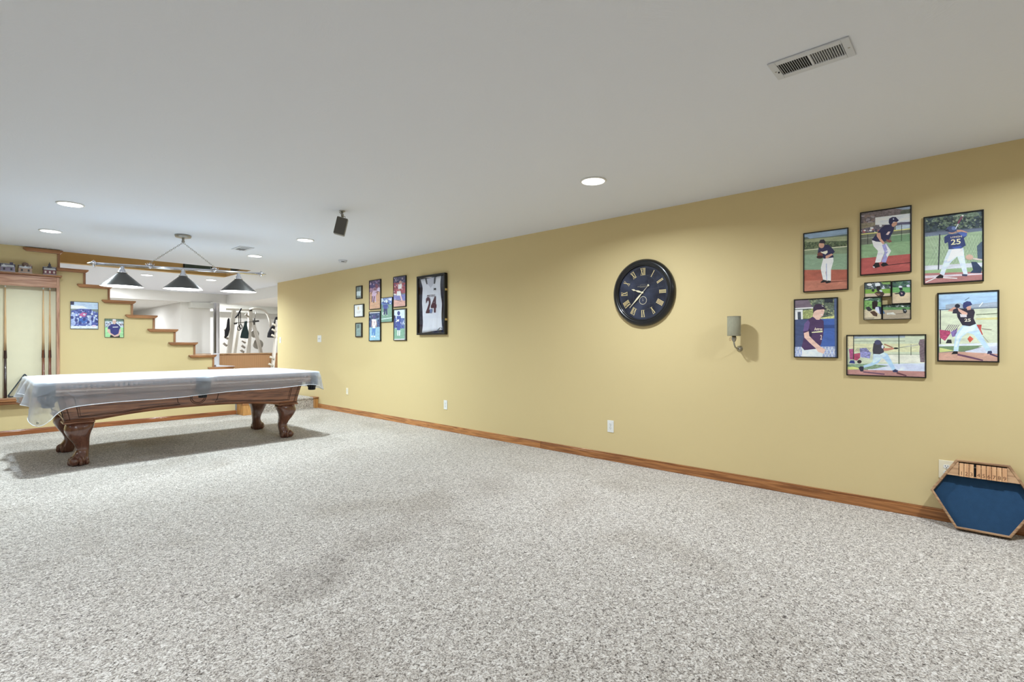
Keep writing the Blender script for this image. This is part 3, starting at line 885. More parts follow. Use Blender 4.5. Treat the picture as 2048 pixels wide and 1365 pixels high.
bm = bmesh.new()    # small illegible maker's line and scroll under XII
x = -.056
while x < .056:
    stroke(bm, (x, .056), (x, .064), .0022, .0006); stroke(bm, (x, .060 if int(x*1000) % 2 else .064), (x+.003, .060 if int(x*1000) % 2 else .064), .0015, .0006); x += .0052
stroke(bm, (-.03, .051), (.03, .051), .0018, .0006)
for k in range(10):
    a, b_ = PI*k/10, PI*(k+1)/10
    stroke(bm, (.03*math.cos(a), .068+.010*math.sin(a)), (.03*math.cos(b_), .068+.010*math.sin(b_)), .0014, .0006)
obj('maker_mark', bm, mat('dull_gold', (150, 142, 120), .5), cf)
bm = bmesh.new()
for k in range(48):
    a, b_ = 2*PI*k/48, 2*PI*(k+1)/48
    stroke(bm, (.037*math.cos(a), -.074+.037*math.sin(a)), (.037*math.cos(b_), -.074+.037*math.sin(b_)), .0034, .0007)
stroke(bm, (0, -.074), (-.004, -.05), .0012, .001); stroke(bm, (0, -.08), (0, -.070), .004, .0011)
obj('second_dial', bm, M_CREAM, cf)
def hand(name, ang, pts, tail=None):
    bm = bmesh.new(); ca, sa = math.cos(-ang), math.sin(-ang)
    A = [(u*ca-v*sa, u*sa+v*ca) for u, v in pts]
    for d0, d1 in ((.012, .0135),):
        v0 = [bm.verts.new(CL(u, v, d0)) for u, v in A]; v1 = [bm.verts.new(CL(u, v, d1)) for u, v in A]
        bm.faces.new(v0); bm.faces.new(v1[::-1])
        for i in range(len(A)): bm.faces.new((v0[i], v0[(i+1)%len(A)], v1[(i+1)%len(A)], v1[i]))
    if tail:
        c = (-tail*math.sin(ang), -tail*math.cos(ang))
        lathe(bm, [(.0001, -.036), (.010, -.036), (.010, -.0345)], c=(0, -c[0], c[1]), n=20, ax=0)
    obj(name, bm, M_CREAM, ck)
hand('hour_hand', 2*PI*(9+37/60)/12, [(-.002, 0), (-.008, .03), (-.009, .05), (-.003, .072), (-.003, .08), (-.009, .095), (0, .122), (.009, .095), (.003, .08), (.003, .072), (.009, .05), (.008, .03), (.002, 0)])
hand('minute_hand', 2*PI*37.3/60, [(-.0016, -.085), (-.002, 0), (-.008, .05), (-.009, .075), (-.004, .13), (-.0014, .195), (.0014, .195), (.004, .13), (.009, .075), (.008, .05), (.002, 0), (.0016, -.085)], tail=.088)
bm = bmesh.new(); lathe(bm, [(.0001, -.038), (.008, -.038), (.010, -.036), (.010, -.030)], n=20, ax=0); obj('hub', bm, M_CREAM, ck)

# ------------------------------------------------------------------ wall sconce
SXC, SYC = 4.295, 1.478
sc_ = thing('wall_sconce', 'grey linen drum sconce on the wall between clock and photos', 'wall lamp', (WX, 1.47, 1.14))
def W(x, y, z): return (x-WX, y-1.47, z-1.14)
bm = bmesh.new(); c = W(SXC, SYC, 0)
lathe(bm, [(.052, 1.243), (.052, 1.402), (.0505, 1.402), (.0505, 1.243), (.052, 1.243)], c=c, n=48)
sd = obj('shade', bm, mat('grey_linen', (150, 146, 124), .95, noise=.2, scale=120, bump=.4, bscale=300, stretch=(1, 1, .25)), sc_)
bm = bmesh.new(); lathe(bm, [(.0525, 1.2425), (.0525, 1.254), (.050, 1.254)], c=c, n=48); obj('shade_band', bm, mat('linen_band', (140, 134, 112), .9), sd); bm = bmesh.new(); lathe(bm, [(.0495, 1.40), (.0525, 1.404), (.0525, 1.398)], c=c, n=48)
obj('shade_band', bm, mat('linen_band', (140, 134, 112), .9), sd)
bm = bmesh.new(); lathe(bm, [(.012, 1.25), (.02, 1.225), (.016, 1.205), (.009, 1.195)], c=c, n=20, caps=True); obj('socket', bm, M_STEEL, sc_)
bm = bmesh.new(); lathe(bm, [(.014, 1.26), (.03, 1.30), (.032, 1.33), (.015, 1.36), (.0001, 1.365)], c=c, n=20); obj('bulb', bm, mat('frosted_bulb', (230, 226, 215), .4), sc_)
bm = bmesh.new(); tube(bm, [W(SXC, SYC, 1.20), W(SXC+.004, SYC, 1.175), W(SXC+.022, SYC-.002, 1.150), W(SXC+.06, SYC-.004, 1.136), W(WX-.004, SYC-.006, 1.134)], .006, 10); obj('arm', bm, M_STEEL, sc_)
bm = bmesh.new(); lathe(bm, [(.0001, -.03), (.008, -.03), (.014, -.016), (.024, -.006), (.026, -.0005)], c=W(WX, SYC-.006, 1.136), n=28, ax=0); obj('wall_plate', bm, M_STEEL, sc_)
bm = bmesh.new(); tube(bm, [Vector(W(SXC-.03, SYC+.02, 1.215))+Vector((0, .006*math.cos(a), .012*math.sin(a)-.0)) for a in [2*PI*k/14 for k in range(15)]], .0014, 5)
tube(bm, [W(SXC-.03, SYC+.02, 1.226), W(SXC-.02, SYC+.01, 1.245)], .001, 5); obj('pull_ring', bm, mat('copper_wire', (150, 90, 66), .4), sc_)

# ------------------------------------------------------------------ framed photographs
PCOL = {}
def print_mat(name, col, tex):
    m, nt, b = nodes(name)
    L = nt.links.new
    c = lin(col)
    tc = nt.nodes.new('ShaderNodeTexCoord')
    n1 = nt.nodes.new('ShaderNodeTexNoise'); n1.inputs['Scale'].default_value = 130 if tex < .3 else 75; n1.inputs['Detail'].default_value = 5; n1.inputs['Roughness'].default_value = .7; n1.inputs['Distortion'].default_value = .6
    n2 = nt.nodes.new('ShaderNodeTexNoise'); n2.inputs['Scale'].default_value = 16; n2.inputs['Detail'].default_value = 4; n2.inputs['Distortion'].default_value = .8
    mp = nt.nodes.new('ShaderNodeMapping'); mp.inputs['Scale'].default_value = (1, .8, 2.2) if tex >= .08 else (1.6, 1.6, .8)
    L(tc.outputs['Object'], mp.inputs[0]); L(mp.outputs[0], n1.inputs['Vector']); L(mp.outputs[0], n2.inputs['Vector'])
    a = nt.nodes.new('ShaderNodeMath'); a.operation = 'MULTIPLY_ADD'; ct = .2+tex*(3.2 if tex < .28 else 8.5); a.inputs[1].default_value = ct; a.inputs[2].default_value = 1.04-.5*ct
    L(n1.outputs['Fac'], a.inputs[0])
    d = nt.nodes.new('ShaderNodeMath'); d.operation = 'MULTIPLY_ADD'; d.inputs[1].default_value = .8; d.inputs[2].default_value = .66
    L(n2.outputs['Fac'], d.inputs[0])
    e = nt.nodes.new('ShaderNodeMath'); e.operation = 'MULTIPLY'; L(a.outputs[0], e.inputs[0]); L(d.outputs[0], e.inputs[1])
    mx = nt.nodes.new('ShaderNodeMix'); mx.data_type = 'RGBA'; mx.blend_type = 'MULTIPLY'; mx.inputs['Factor'].default_value = 1
    mx.inputs['A'].default_value = (*c, 1); L(e.outputs[0], mx.inputs['B']); mx.clamp_result = True
    L(mx.outputs['Result'], b.inputs['Base Color'])
    b.inputs['Roughness'].default_value = .3; b.inputs['Coat Weight'].default_value = .12; b.inputs['Coat Roughness'].default_value = .06
    MATS[name] = m
    return m
def pm(col, tex=.12, gl=.28, scale=30):
    k = (col, tex)
    if k not in PCOL:
        g_ = sum(col)/3; cc = tuple(min(250, 14+(c*.86+g_*.14)*1.03) for c in col)
        PCOL[k] = print_mat('print_%d_%d_%d_%d' % (*col, int(tex*100)), cc, tex)
    return PCOL[k]
class Pic:
    """a print on the plane axis ax = v, drawn from outlines measured on the photograph"""
    def __init__(s, ax, v, x0, y0, sc):
        s.ax, s.v, s.x0, s.y0, s.sc = ax, v, x0, y0, sc
        s.items = []
    def map(s, cx, cy, d=0.0):
        p = at(s.x0+cx/s.sc, s.y0+cy/s.sc, s.ax, s.v)
        p[s.ax] -= d
        return p
    def poly(s, col, pts, tex=.12): s.items.append(('p', col, pts, tex)); return s
    def ell(s, col, cx, cy, rx, ry, tex=.08, rot=0):
        c, q = math.cos(rot), math.sin(rot)
        return s.poly(col, [(cx+rx*math.cos(a)*c-ry*math.sin(a)*q, cy+rx*math.cos(a)*q+ry*math.sin(a)*c) for a in [2*PI*k/18 for k in range(18)]], tex)
    def line(s, col, pts, wd, tex=.05):
        for (a, b), (c, d) in zip(pts, pts[1:]):
            l = math.hypot(c-a, d-b) or 1; nx, ny = -(d-b)/l*wd/2, (c-a)/l*wd/2
            s.poly(col, [(a-nx, b-ny), (c-nx, d-ny), (c+nx, d+ny), (a+nx, b+ny)], tex)
        return s
    def crowd(s, x0, y0, x1, y1, n, cols, rx, ry, seed=1):
        q = random.Random(seed)
        for _ in range(n):
            cx, cy, k = q.uniform(x0, x1), q.uniform(y0, y1), q.uniform(.5, 1.4); c0 = cols[q.randrange(len(cols))]; rot = q.uniform(-.7, .7)
            c_, s_ = math.cos(rot), math.sin(rot)
            pts = []
            for j in range(7):
                a = 2*PI*j/7; m_ = q.uniform(.6, 1.1)*k; u, v = rx*m_*math.cos(a), ry*m_*math.sin(a)
                pts.append((cx+u*c_-v*s_, cy+u*s_+v*c_))
            s.poly(c0, pts, .1)
        return s
    def text(s, col, txt, cx, cy, hpx, wscale=1.0): s.items.append(('t', col, txt, cx, cy, hpx, wscale)); return s
    def build(s, corners, label, depth, border, name='framed_photo', frame_mat=None, group=None, mat_border=0, cat='picture', clip_bg=None):
        cs = [s.map(*c) for c in corners]
        ax = s.ax; oa = 1-ax
        lo = sum(sorted(c[oa] for c in cs)[:2])/2; hi = sum(sorted(c[oa] for c in cs)[2:])/2
        zl = sum(sorted(c.z for c in cs)[:2])/2; zh = sum(sorted(c.z for c in cs)[2:])/2
        wall = WX if ax == 0 else SY
        if s.ax == 1 and s.v > 10: wall = OY1
        org = Vector((0, 0, zl)); org[oa] = (lo+hi)/2; org[ax] = wall
        t = thing(name, label, cat, org, group=group)
        def G(a, z, x):    # a along the wall, z height, x plane position
            p = Vector((0, 0, z)); p[oa] = a; p[ax] = x
            return p-org
        f = s.v
        bm = bmesh.new()
        def bx(a0, a1, z0, z1, x0, x1):
            p = [G(a0, z0, x0), G(a1, z0, x0), G(a1, z1, x0), G(a0, z1, x0), G(a0, z0, x1), G(a1, z0, x1), G(a1, z1, x1), G(a0, z1, x1)]
            hexa(bm, [tuple(q) for q in p])
        b = border
        bx(lo, hi, zl, zl+b, f, wall-.0005); bx(lo, hi, zh-b, zh, f, wall-.0005)
        bx(lo, lo+b, zl+b, zh-b, f, wall-.0005); bx(hi-b, hi, zl+b, zh-b, f, wall-.0005)
        bx(lo+b*.5, hi-b*.5, zl+b*.5, zh-b*.5, f+.008, wall-.001)
        obj('frame', bm, frame_mat or M_BLACK, t, bevel=.0012)
        bm = bmesh.new(); mats = []; base = f+.0065
        def mi(m):
            if m not in mats: mats.append(m)
            return mats.index(m)
        # the print fills the opening
        a0, a1, z0, z1 = lo+b, hi-b, zl+b, zh-b
        def inside(p):
            return Vector((max(a0, min(a1, p[oa])), max(z0, min(z1, p.z))))
        fc = bm.faces.new([bm.verts.new(G(*q, base)) for q in ((a0, z0), (a1, z0), (a1, z1), (a0, z1))]); fc.material_index = mi(pm(clip_bg or (120, 130, 120)))
        k = 0
        for it in s.items:
            k += 1; xx = base-.000018*k
            if it[0] == 'p':
                pts = []
                for c in it[2]:
                    q = inside(s.map(*c))
                    if not pts or (q-pts[-1]).length > 1e-5: pts.append(q)
                if len(pts) > 2 and (pts[0]-pts[-1]).length < 1e-5: pts.pop()
                if len(pts) < 3: continue
                vs_ = [bm.verts.new(G(q[0], q[1], xx)) for q in pts]; m_ = mi(pm(it[1], it[3]))
                for tri_ in tessellate_polygon([[Vector((q[0], q[1], 0)) for q in pts]]):
                    if len(set(tri_)) < 3: continue
                    fc = bm.faces.new([vs_[i] for i in tri_]); fc.material_index = m_
            else:
                _, col, txt, cx, cy, hp_, ws = it
                c = s.map(cx, cy); c2 = s.map(cx, cy+hp_); size = abs(c.z-c2.z)*1.35
                sign = -1 if ax == 0 else 1
                X = Vector((0, 0, 0)); X[oa] = sign; Z = Vector((0, 0, 1)); N = X.cross(Z)
                mtx = Matrix(((X.x, 0, 0, 0), (X.y, 0, 0, 0), (X.z, 1, 0, 0), (0, 0, 0, 1)))
                mtx = Matrix.Translation(G(c[oa], c.z, xx)) @ mtx @ Matrix.Diagonal((ws, 1, 1, 1))
                glyphs(txt, bm, mtx, mi(pm(col, .02)), size, bold=.018)
        bmesh.ops.triangulate(bm, faces=bm.faces[:])
        me_o = obj('print', bm, mats, t)
        return t
SKIN, NAVY, WHT, BLK = (205, 150, 125), (38, 38, 78), (225, 228, 240), (25, 25, 30)
DIRT, GRASS = (176, 92, 74), (122, 160, 116)

# --- cluster by the sconce: crops measured on the photograph
F0 = WX-.018
# 1 pitcher with glove
p = Pic(0, F0, 1590, 440, 8.53)
p.poly((132, 160, 190), [(130, 230), (905, 120), (905, 330), (130, 330)])
p.poly((92, 110, 104), [(130, 300), (200, 290), (250, 320), (400, 300), (600, 280), (800, 250), (905, 240), (905, 300), (130, 340)])
p.poly((150, 160, 120), [(130, 335), (905, 270), (905, 380), (130, 420)])
p.poly((88, 104, 76), [(130, 390), (400, 370), (905, 350), (905, 470), (130, 520)], .5); p.crowd(150, 390, 890, 480, 90, [(66, 82, 58), (104, 122, 84), (130, 146, 100), (84, 104, 70)], 14, 26, 3)
p.poly((122, 140, 108), [(130, 520), (905, 460), (905, 640), (130, 640)], .25)
p.poly((128, 158, 128), [(130, 600), (905, 570), (905, 860), (130, 860)])
p.line((226, 226, 190), [(130, 519), (905, 450)], 13)
p.poly((170, 84, 66), [(130, 856), (905, 846), (905, 1190), (130, 1240)])
p.poly((184, 108, 86), [(130, 1040), (905, 1020), (905, 1190), (130, 1240)])
p.poly((120, 60, 50), [(600, 1050), (905, 1035), (905, 1045), (600, 1070)])
p.poly(WHT, [(480, 660), (650, 640), (655, 700), (612, 850), (610, 1040), (545, 1040), (530, 850), (520, 900), (540, 1040), (480, 1040), (440, 860), (440, 810)])
p.poly((160, 170, 205), [(525, 750), (540, 740), (545, 1020), (530, 1020)])
p.poly(BLK, [(430, 1065), (480, 1020), (540, 1035), (540, 1060), (440, 1075)]); p.poly(BLK, [(510, 1075), (560, 1035), (612, 1040), (605, 1070), (540, 1085)])
p.poly(NAVY, [(450, 450), (520, 420), (570, 425), (640, 490), (678, 545), (640, 580), (660, 640), (500, 662), (400, 590), (385, 560), (400, 480)])
p.ell(SKIN, 450, 430, 48, 52); p.poly((36, 32, 48), [(408, 385), (430, 340), (490, 332), (515, 370), (510, 400), (420, 398)])
p.poly((226, 222, 200), [(435, 540), (470, 545), (550, 520), (555, 555), (520, 590), (440, 560)])
p.poly(SKIN, [(520, 615), (620, 575), (650, 590), (560, 650), (520, 660)]); p.ell((120, 60, 52), 425, 600, 48, 48); p.ell((52, 30, 34), 420, 635, 55, 26)
p.build([(130, 232), (905, 128), (912, 1188), (145, 1240)], 'framed photo of a baseball fielder cupping glove, red infield dirt below', .018, .007)
# 2 runner leading off, blue helmet
p = Pic(0, F0, 1700, 400, 8.53)
p.poly((112, 100, 104), [(165, 200), (1050, 80), (1050, 420), (165, 520)], .35); p.crowd(190, 250, 420, 400, 26, [(150, 140, 150), (84, 76, 84), (130, 110, 104)], 34, 18, 4)
p.poly((84, 92, 80), [(860, 190), (920, 160), (1050, 150), (1050, 230), (860, 240)], .3)
p.poly((150, 170, 196), [(760, 130), (1050, 90), (1050, 150), (900, 165), (820, 150)])
p.poly((140, 130, 108), [(165, 400), (430, 380), (430, 500), (165, 500)], .3)
p.poly((214, 220, 236), [(428, 300), (1035, 225), (1035, 370), (860, 380), (700, 420), (428, 425)])
p.poly((86, 84, 118), [(700, 400), (1035, 368), (1035, 420), (700, 450)]); p.poly((180, 200, 218), [(780, 440), (880, 420), (1035, 415), (1035, 500), (780, 510)], .2)
p.poly((96, 90, 104), [(165, 500), (480, 430), (560, 430), (560, 560), (165, 580)], .45); p.crowd(180, 500, 560, 560, 34, [(206, 206, 222), (60, 60, 84), (120, 110, 130), (170, 90, 90)], 18, 12, 5)
for q in ((370, 480, 30, 20), (350, 520, 26, 16), (520, 440, 24, 20), (250, 520, 22, 12)): p.ell((222, 222, 236), *q)
p.poly((104, 110, 96), [(165, 585), (1035, 500), (1035, 720), (165, 780)], .25)
p.poly((130, 166, 120), [(165, 770), (1035, 690), (1035, 930), (165, 1010)])
p.poly((110, 148, 108), [(700, 590), (1035, 560), (1035, 700), (700, 730)])
p.line((222, 218, 120), [(165, 590), (1045, 490)], 17); p.line((196, 200, 180), [(165, 665), (1040, 570)], 7)
p.line(BLK, [(303, 590), (300, 755)], 8); p.line(BLK, [(880, 420), (876, 700)], 9)
p.poly((176, 76, 72), [(165, 1000), (1040, 920), (1050, 1230), (165, 1290)]); p.line((70, 30, 34), [(640, 1115), (1040, 1068)], 12)
p.poly((224, 222, 236), [(370, 690), (540, 700), (600, 800), (580, 910), (520, 1065), (425, 1070), (470, 900), (475, 870), (400, 790)])
p.poly((150, 148, 208), [(545, 770), (620, 740), (700, 870), (640, 980), (610, 1070), (530, 1060), (590, 900)])
p.poly((222, 224, 240), [(600, 740), (700, 870), (635, 985), (615, 930), (650, 880), (600, 880), (640, 860)])
p.poly(BLK, [(385, 1130), (430, 1070), (490, 1072), (510, 1140), (420, 1165)]); p.poly(BLK, [(520, 1110), (560, 1070), (610, 1068), (660, 1115), (560, 1140)])
p.poly((210, 206, 214), [(385, 1130), (420, 1140), (420, 1165), (390, 1150)])
p.poly(NAVY, [(370, 680), (440, 590), (520, 490), (600, 425), (700, 418), (755, 460), (740, 530), (690, 620), (660, 680), (560, 720), (440, 710)])
p.poly(SKIN, [(450, 560), (515, 560), (530, 660), (590, 730), (560, 760), (510, 700), (455, 620)]); p.poly((130, 70, 66), [(620, 670), (700, 690), (715, 710), (670, 730), (620, 700)])
p.poly(SKIN, [(700, 400), (780, 370), (805, 375), (795, 425), (740, 460), (715, 450)])
p.poly(NAVY, [(658, 380), (665, 320), (720, 290), (780, 290), (815, 330), (835, 345), (800, 375), (740, 370), (700, 430), (670, 410)])
p.ell((190, 196, 222), 740, 325, 12, 14); p.poly((220, 190, 190), [(610, 590), (650, 540), (690, 540), (650, 600)])
p.build([(165, 212), (1048, 92), (1052, 1225), (172, 1298)], 'framed photo of a base runner in dark helmet leaning forward, highest in cluster', .018, .007)
# 3 batter seen from behind with number 25
p = Pic(0, F0, 1830, 400, 7.58)
p.poly((62, 78, 86), [(115, 270), (1040, 140), (1040, 420), (115, 520)], .5)
for q in ((400, 330, 150, 70), (700, 300, 140, 90), (880, 260, 110, 90)): p.ell((104, 124, 104), *q, .5)
for q in ((330, 380, 120, 50), (560, 300, 80, 40), (960, 330, 60, 60)): p.ell((48, 60, 74), *q, .4)
p.crowd(150, 250, 1010, 430, 190, [(44, 58, 60), (70, 88, 78), (98, 118, 96), (136, 150, 128), (58, 74, 84)], 24, 16, 6)
p.poly((104, 118, 142), [(150, 500), (380, 470), (1020, 420), (1020, 480), (600, 520), (150, 560)]); p.line((60, 60, 84), [(150, 500), (1020, 425)], 6)
p.poly((150, 176, 138), [(150, 560), (1020, 470), (1025, 1090), (150, 1120)], .12)
for k in range(18):    # chain-link
    x_ = 150+k*48; p.line((186, 200, 176), [(x_, 540), (min(1020, x_+260), 1060)], 4); p.line((112, 136, 108), [(x_+10, 1060), (min(1020, x_+270), 520)], 4)
p.poly((200, 204, 214), [(150, 1000), (1025, 950), (1025, 1010), (150, 1070)], .1); p.poly((140, 172, 120), [(150, 1070), (1025, 1030), (1025, 1100), (150, 1120)])
p.poly((172, 110, 108), [(150, 1115), (1030, 1085), (1040, 1230), (150, 1280)], .2); p.poly((206, 190, 200), [(150, 1150), (1030, 1110), (1030, 1130), (150, 1190)], .2)
p.line((236, 232, 240), [(160, 1250), (330, 1175), (640, 1190)], 14)
p.line((40, 46, 60), [(375, 520), (355, 1060)], 18)
p.poly((200, 214, 238), [(510, 750), (735, 730), (750, 870), (770, 980), (800, 1130), (735, 1130), (690, 1000), (640, 860), (560, 930), (480, 1030), (440, 1150), (375, 1120), (420, 990), (450, 890)])
p.poly((228, 232, 244), [(560, 750), (720, 740), (740, 850), (640, 850), (520, 930), (480, 940)])
p.poly(BLK, [(310, 1180), (380, 1130), (430, 1150), (425, 1185), (340, 1190)]); p.poly((50, 56, 84), [(710, 1125), (795, 1130), (790, 1160), (715, 1155)])
p.poly((44, 58, 112), [(445, 650), (445, 560), (500, 525), (620, 515), (720, 485), (790, 480), (785, 545), (740, 580), (770, 690), (700, 735), (510, 750), (500, 640), (460, 660)])
p.poly((70, 96, 176), [(650, 500), (790, 480), (785, 545), (735, 560)]); p.poly((60, 84, 168), [(560, 720), (690, 700), (720, 720), (600, 742)])
p.poly(SKIN, [(500, 500), (600, 470), (640, 490), (560, 515)]); p.poly(SKIN, [(630, 455), (700, 455), (800, 490), (790, 500), (700, 480), (640, 490)])
p.ell((62, 76, 120), 555, 445, 78, 52); p.ell((96, 118, 170), 590, 430, 36, 28); p.poly((40, 46, 76), [(450, 475), (500, 440), (520, 480)])
p.line((196, 204, 226), [(615, 440), (700, 270)], 14); p.line((120, 60, 84), [(650, 360), (722, 240)], 26); p.ell((220, 216, 224), 722, 240, 16, 12)
p.text((238, 214, 178), 'LONGHI', 625, 562, 26, 1.0); p.text((240, 216, 170), '25', 620, 640, 84, 1.05)
p.poly((68, 86, 108), [(940, 700), (1000, 640), (1030, 630), (1030, 900), (950, 890)]); p.ell((200, 160, 140), 825, 870, 58, 42); p.line((210, 190, 180), [(880, 890), (1020, 910)], 22)
p.poly((44, 58, 88), [(850, 940), (930, 940), (1020, 1040), (1000, 1110), (830, 1110), (880, 1060)])
p.build([(118, 268), (1038, 138), (1052, 1222), (135, 1296)], 'framed photo of a batter from behind wearing number 25, top right', .018, .008)
# 4 smiling player in cap
p = Pic(0, F0, 1570, 580, 9.1)
p.poly((92, 106, 92), [(150, 180), (960, 120), (960, 560), (150, 560)], .5); p.crowd(330, 160, 900, 500, 110, [(84, 98, 78), (130, 142, 108), (150, 156, 120), (64, 76, 66), (180, 184, 130)], 24, 18, 7)
p.poly((112, 96, 112), [(150, 190), (420, 170), (500, 320), (150, 330)], .2); p.line((226, 226, 230), [(150, 345), (510, 325)], 22)
p.poly((150, 160, 96), [(320, 380), (520, 350), (520, 520), (320, 530)], .5); p.poly((226, 230, 238), [(160, 370), (320, 360), (320, 545), (160, 545)]); p.poly((60, 70, 84), [(225, 405), (285, 400), (290, 540), (230, 540)])
p.poly((36, 44, 56), [(715, 165), (870, 160), (870, 230), (715, 235)]); p.poly((212, 214, 130), [(640, 510), (900, 470), (900, 525), (640, 530)], .3)
p.poly((60, 74, 116), [(160, 545), (420, 530), (420, 1040), (160, 1040)]); p.poly((54, 88, 168), [(620, 530), (940, 520), (940, 1040), (620, 1040)]); p.poly((40, 66, 132), [(700, 640), (900, 640), (900, 700), (700, 700)])
p.poly((150, 164, 206), [(160, 1040), (940, 1030), (950, 1240), (160, 1240)], .3)
for k in range(12): p.line((224, 230, 246), [(170+k*62, 1040), (240+k*62, 1230)], 8); p.line((224, 230, 246), [(240+k*62, 1040), (170+k*62, 1230)], 8)
p.poly((72, 88, 124), [(890, 150), (960, 140), (960, 1240), (910, 1240)])
p.poly((214, 224, 242), [(300, 1050), (560, 1060), (700, 1100), (680, 1235), (310, 1235)])
p.poly((70, 46, 88), [(330, 760), (350, 620), (420, 540), (500, 490), (600, 550), (640, 530), (700, 560), (705, 700), (690, 840), (650, 1000), (570, 1075), (350, 1100), (300, 1040), (340, 880)])
p.poly((44, 34, 66), [(430, 700), (500, 780), (480, 860), (420, 820)]); p.poly((96, 74, 132), [(350, 620), (420, 545), (450, 600), (420, 740), (330, 760)])
p.poly((226, 182, 164), [(340, 790), (430, 755), (440, 840), (560, 960), (640, 1030), (735, 1090), (700, 1165), (660, 1150), (600, 1130), (560, 1070), (440, 960), (350, 870)])
p.poly((228, 184, 166), [(530, 370), (710, 350), (715, 400), (690, 470), (640, 510), (625, 545), (570, 545), (500, 480)])
p.poly((52, 36, 62), [(510, 430), (510, 330), (545, 270), (620, 252), (700, 280), (715, 330), (775, 350), (700, 355), (580, 365), (535, 390)])
p.poly((240, 236, 240), [(660, 285), (690, 290), (700, 310), (675, 300)]); p.ell((250, 240, 236), 664, 452, 14, 7); p.ell((90, 50, 50), 672, 385, 9, 5)
p.text((232, 214, 190), 'Astros', 605, 715, 56, .62); p.poly((236, 230, 170), [(480, 770), (680, 745), (682, 772), (490, 785)]); p.text((226, 200, 190), '2', 655, 870, 86, .5)
p.build([(150, 182), (955, 128), (970, 1238), (168, 1238)], 'framed photo of a smiling player in dark cap and jersey, lower left', .018, .007)
# 5-8 four small catcher prints set like a pinwheel
F5 = WX-.03
def small(c, label, fn):
    p = Pic(0, F5, 1710, 550, 13.65); fn(p); p.build(c, label, .03, .004, name='small_print', group='four catcher prints set like a pinwheel')
def fA(p):
    p.poly((74, 90, 96), [(250, 205), (985, 170), (985, 390), (250, 400)], .5); p.crowd(260, 215, 975, 380, 45, [(40, 50, 64), (110, 124, 120), (190, 196, 210), (60, 84, 70)], 34, 30, 8); p.ell((220, 224, 240), 390, 265, 70, 36); p.poly((120, 160, 84), [(700, 180), (985, 170), (985, 260), (760, 260)], .4)
    p.poly((118, 168, 60), [(250, 400), (985, 380), (985, 510), (250, 520)], .25); p.poly((196, 176, 150), [(250, 515), (985, 500), (985, 600), (250, 612)])
    p.ell((214, 222, 238), 615, 270, 72, 62); p.poly(BLK, [(580, 310), (680, 300), (700, 380), (640, 460), (590, 430)]); p.poly((60, 46, 44), [(520, 500), (620, 450), (760, 460), (800, 520), (760, 600), (620, 600)], .3)
    p.poly((190, 196, 216), [(660, 410), (740, 420), (740, 470), (680, 460)]); p.ell((40, 40, 46), 490, 425, 40, 40); p.poly((150, 110, 84), [(530, 500), (700, 520), (640, 570)])
def fB(p):
    p.poly((66, 104, 84), [(1000, 170), (1535, 130), (1530, 340), (1000, 340)], .5); p.crowd(1010, 180, 1525, 330, 40, [(40, 66, 64), (90, 130, 96), (110, 120, 140), (60, 84, 90)], 30, 24, 9); p.ell((206, 206, 226), 1450, 300, 50, 30); p.poly((98, 164, 92), [(1000, 345), (1530, 340), (1530, 500), (1000, 480)], .25)
    p.poly((206, 184, 148), [(1000, 490), (1530, 480), (1530, 785), (1000, 790)], .1); p.ell((210, 214, 230), 1235, 330, 48, 34); p.poly((30, 30, 44), [(1200, 350), (1290, 350), (1300, 420), (1220, 430)])
    p.poly((32, 34, 56), [(1180, 500), (1240, 430), (1340, 450), (1375, 510), (1330, 580), (1240, 590)]); p.poly((26, 26, 34), [(1060, 510), (1180, 490), (1200, 520), (1110, 530)]); p.poly((196, 160, 180), [(1240, 480), (1300, 500), (1280, 540)])
def fC(p):
    p.poly((60, 92, 78), [(240, 620), (740, 605), (740, 800), (240, 800)], .5); p.crowd(250, 640, 730, 800, 34, [(40, 60, 60), (90, 130, 90), (160, 180, 170)], 34, 24, 10); p.line((220, 224, 230), [(270, 680), (420, 640)], 20); p.poly((112, 164, 84), [(240, 700), (740, 740), (740, 960), (240, 960)], .35)
    p.poly((206, 190, 156), [(240, 950), (735, 960), (735, 1220), (240, 1230)], .1); p.poly((34, 24, 28), [(460, 740), (540, 710), (620, 740), (610, 840), (540, 940), (470, 930)])
    p.poly((44, 54, 92), [(600, 850), (720, 880), (730, 1080), (640, 1060)]); p.poly((196, 200, 226), [(560, 880), (640, 880), (680, 1080), (600, 1020), (540, 950)]); p.poly((74, 50, 40), [(400, 1010), (520, 980), (610, 1060), (600, 1140), (500, 1120)], .3)
    p.poly((48, 48, 54), [(280, 890), (380, 860), (470, 960), (400, 1000), (340, 980)]); p.line((60, 56, 48), [(250, 1190), (520, 1180)], 14)
def fD(p):
    p.poly((46, 66, 60), [(745, 805), (1530, 790), (1530, 900), (745, 900)], .6); p.crowd(755, 810, 1520, 880, 34, [(30, 44, 44), (70, 100, 80), (120, 130, 130)], 30, 22, 11); p.poly((84, 134, 78), [(745, 890), (1530, 880), (1530, 970), (745, 960)], .3); p.poly((162, 146, 122), [(745, 960), (1530, 950), (1530, 1205), (745, 1225)], .15)
    p.poly((200, 200, 190), [(860, 1040), (1040, 1020), (1110, 1090), (980, 1080), (870, 1090)]); p.ell((220, 220, 220), 1300, 862, 40, 14); p.poly((34, 36, 40), [(1290, 920), (1380, 920), (1420, 1000), (1380, 1055), (1320, 1040)]); p.poly((150, 160, 170), [(1330, 960), (1390, 960), (1370, 1000)])
    p.poly((60, 100, 150), [(745, 960), (790, 1000), (820, 1060), (745, 1060)]); p.line((60, 56, 50), [(1120, 1065), (1320, 1055)], 10)
small([(250, 207), (988, 172), (988, 600), (250, 612)], 'small catcher print, upper left of the pinwheel group', fA)
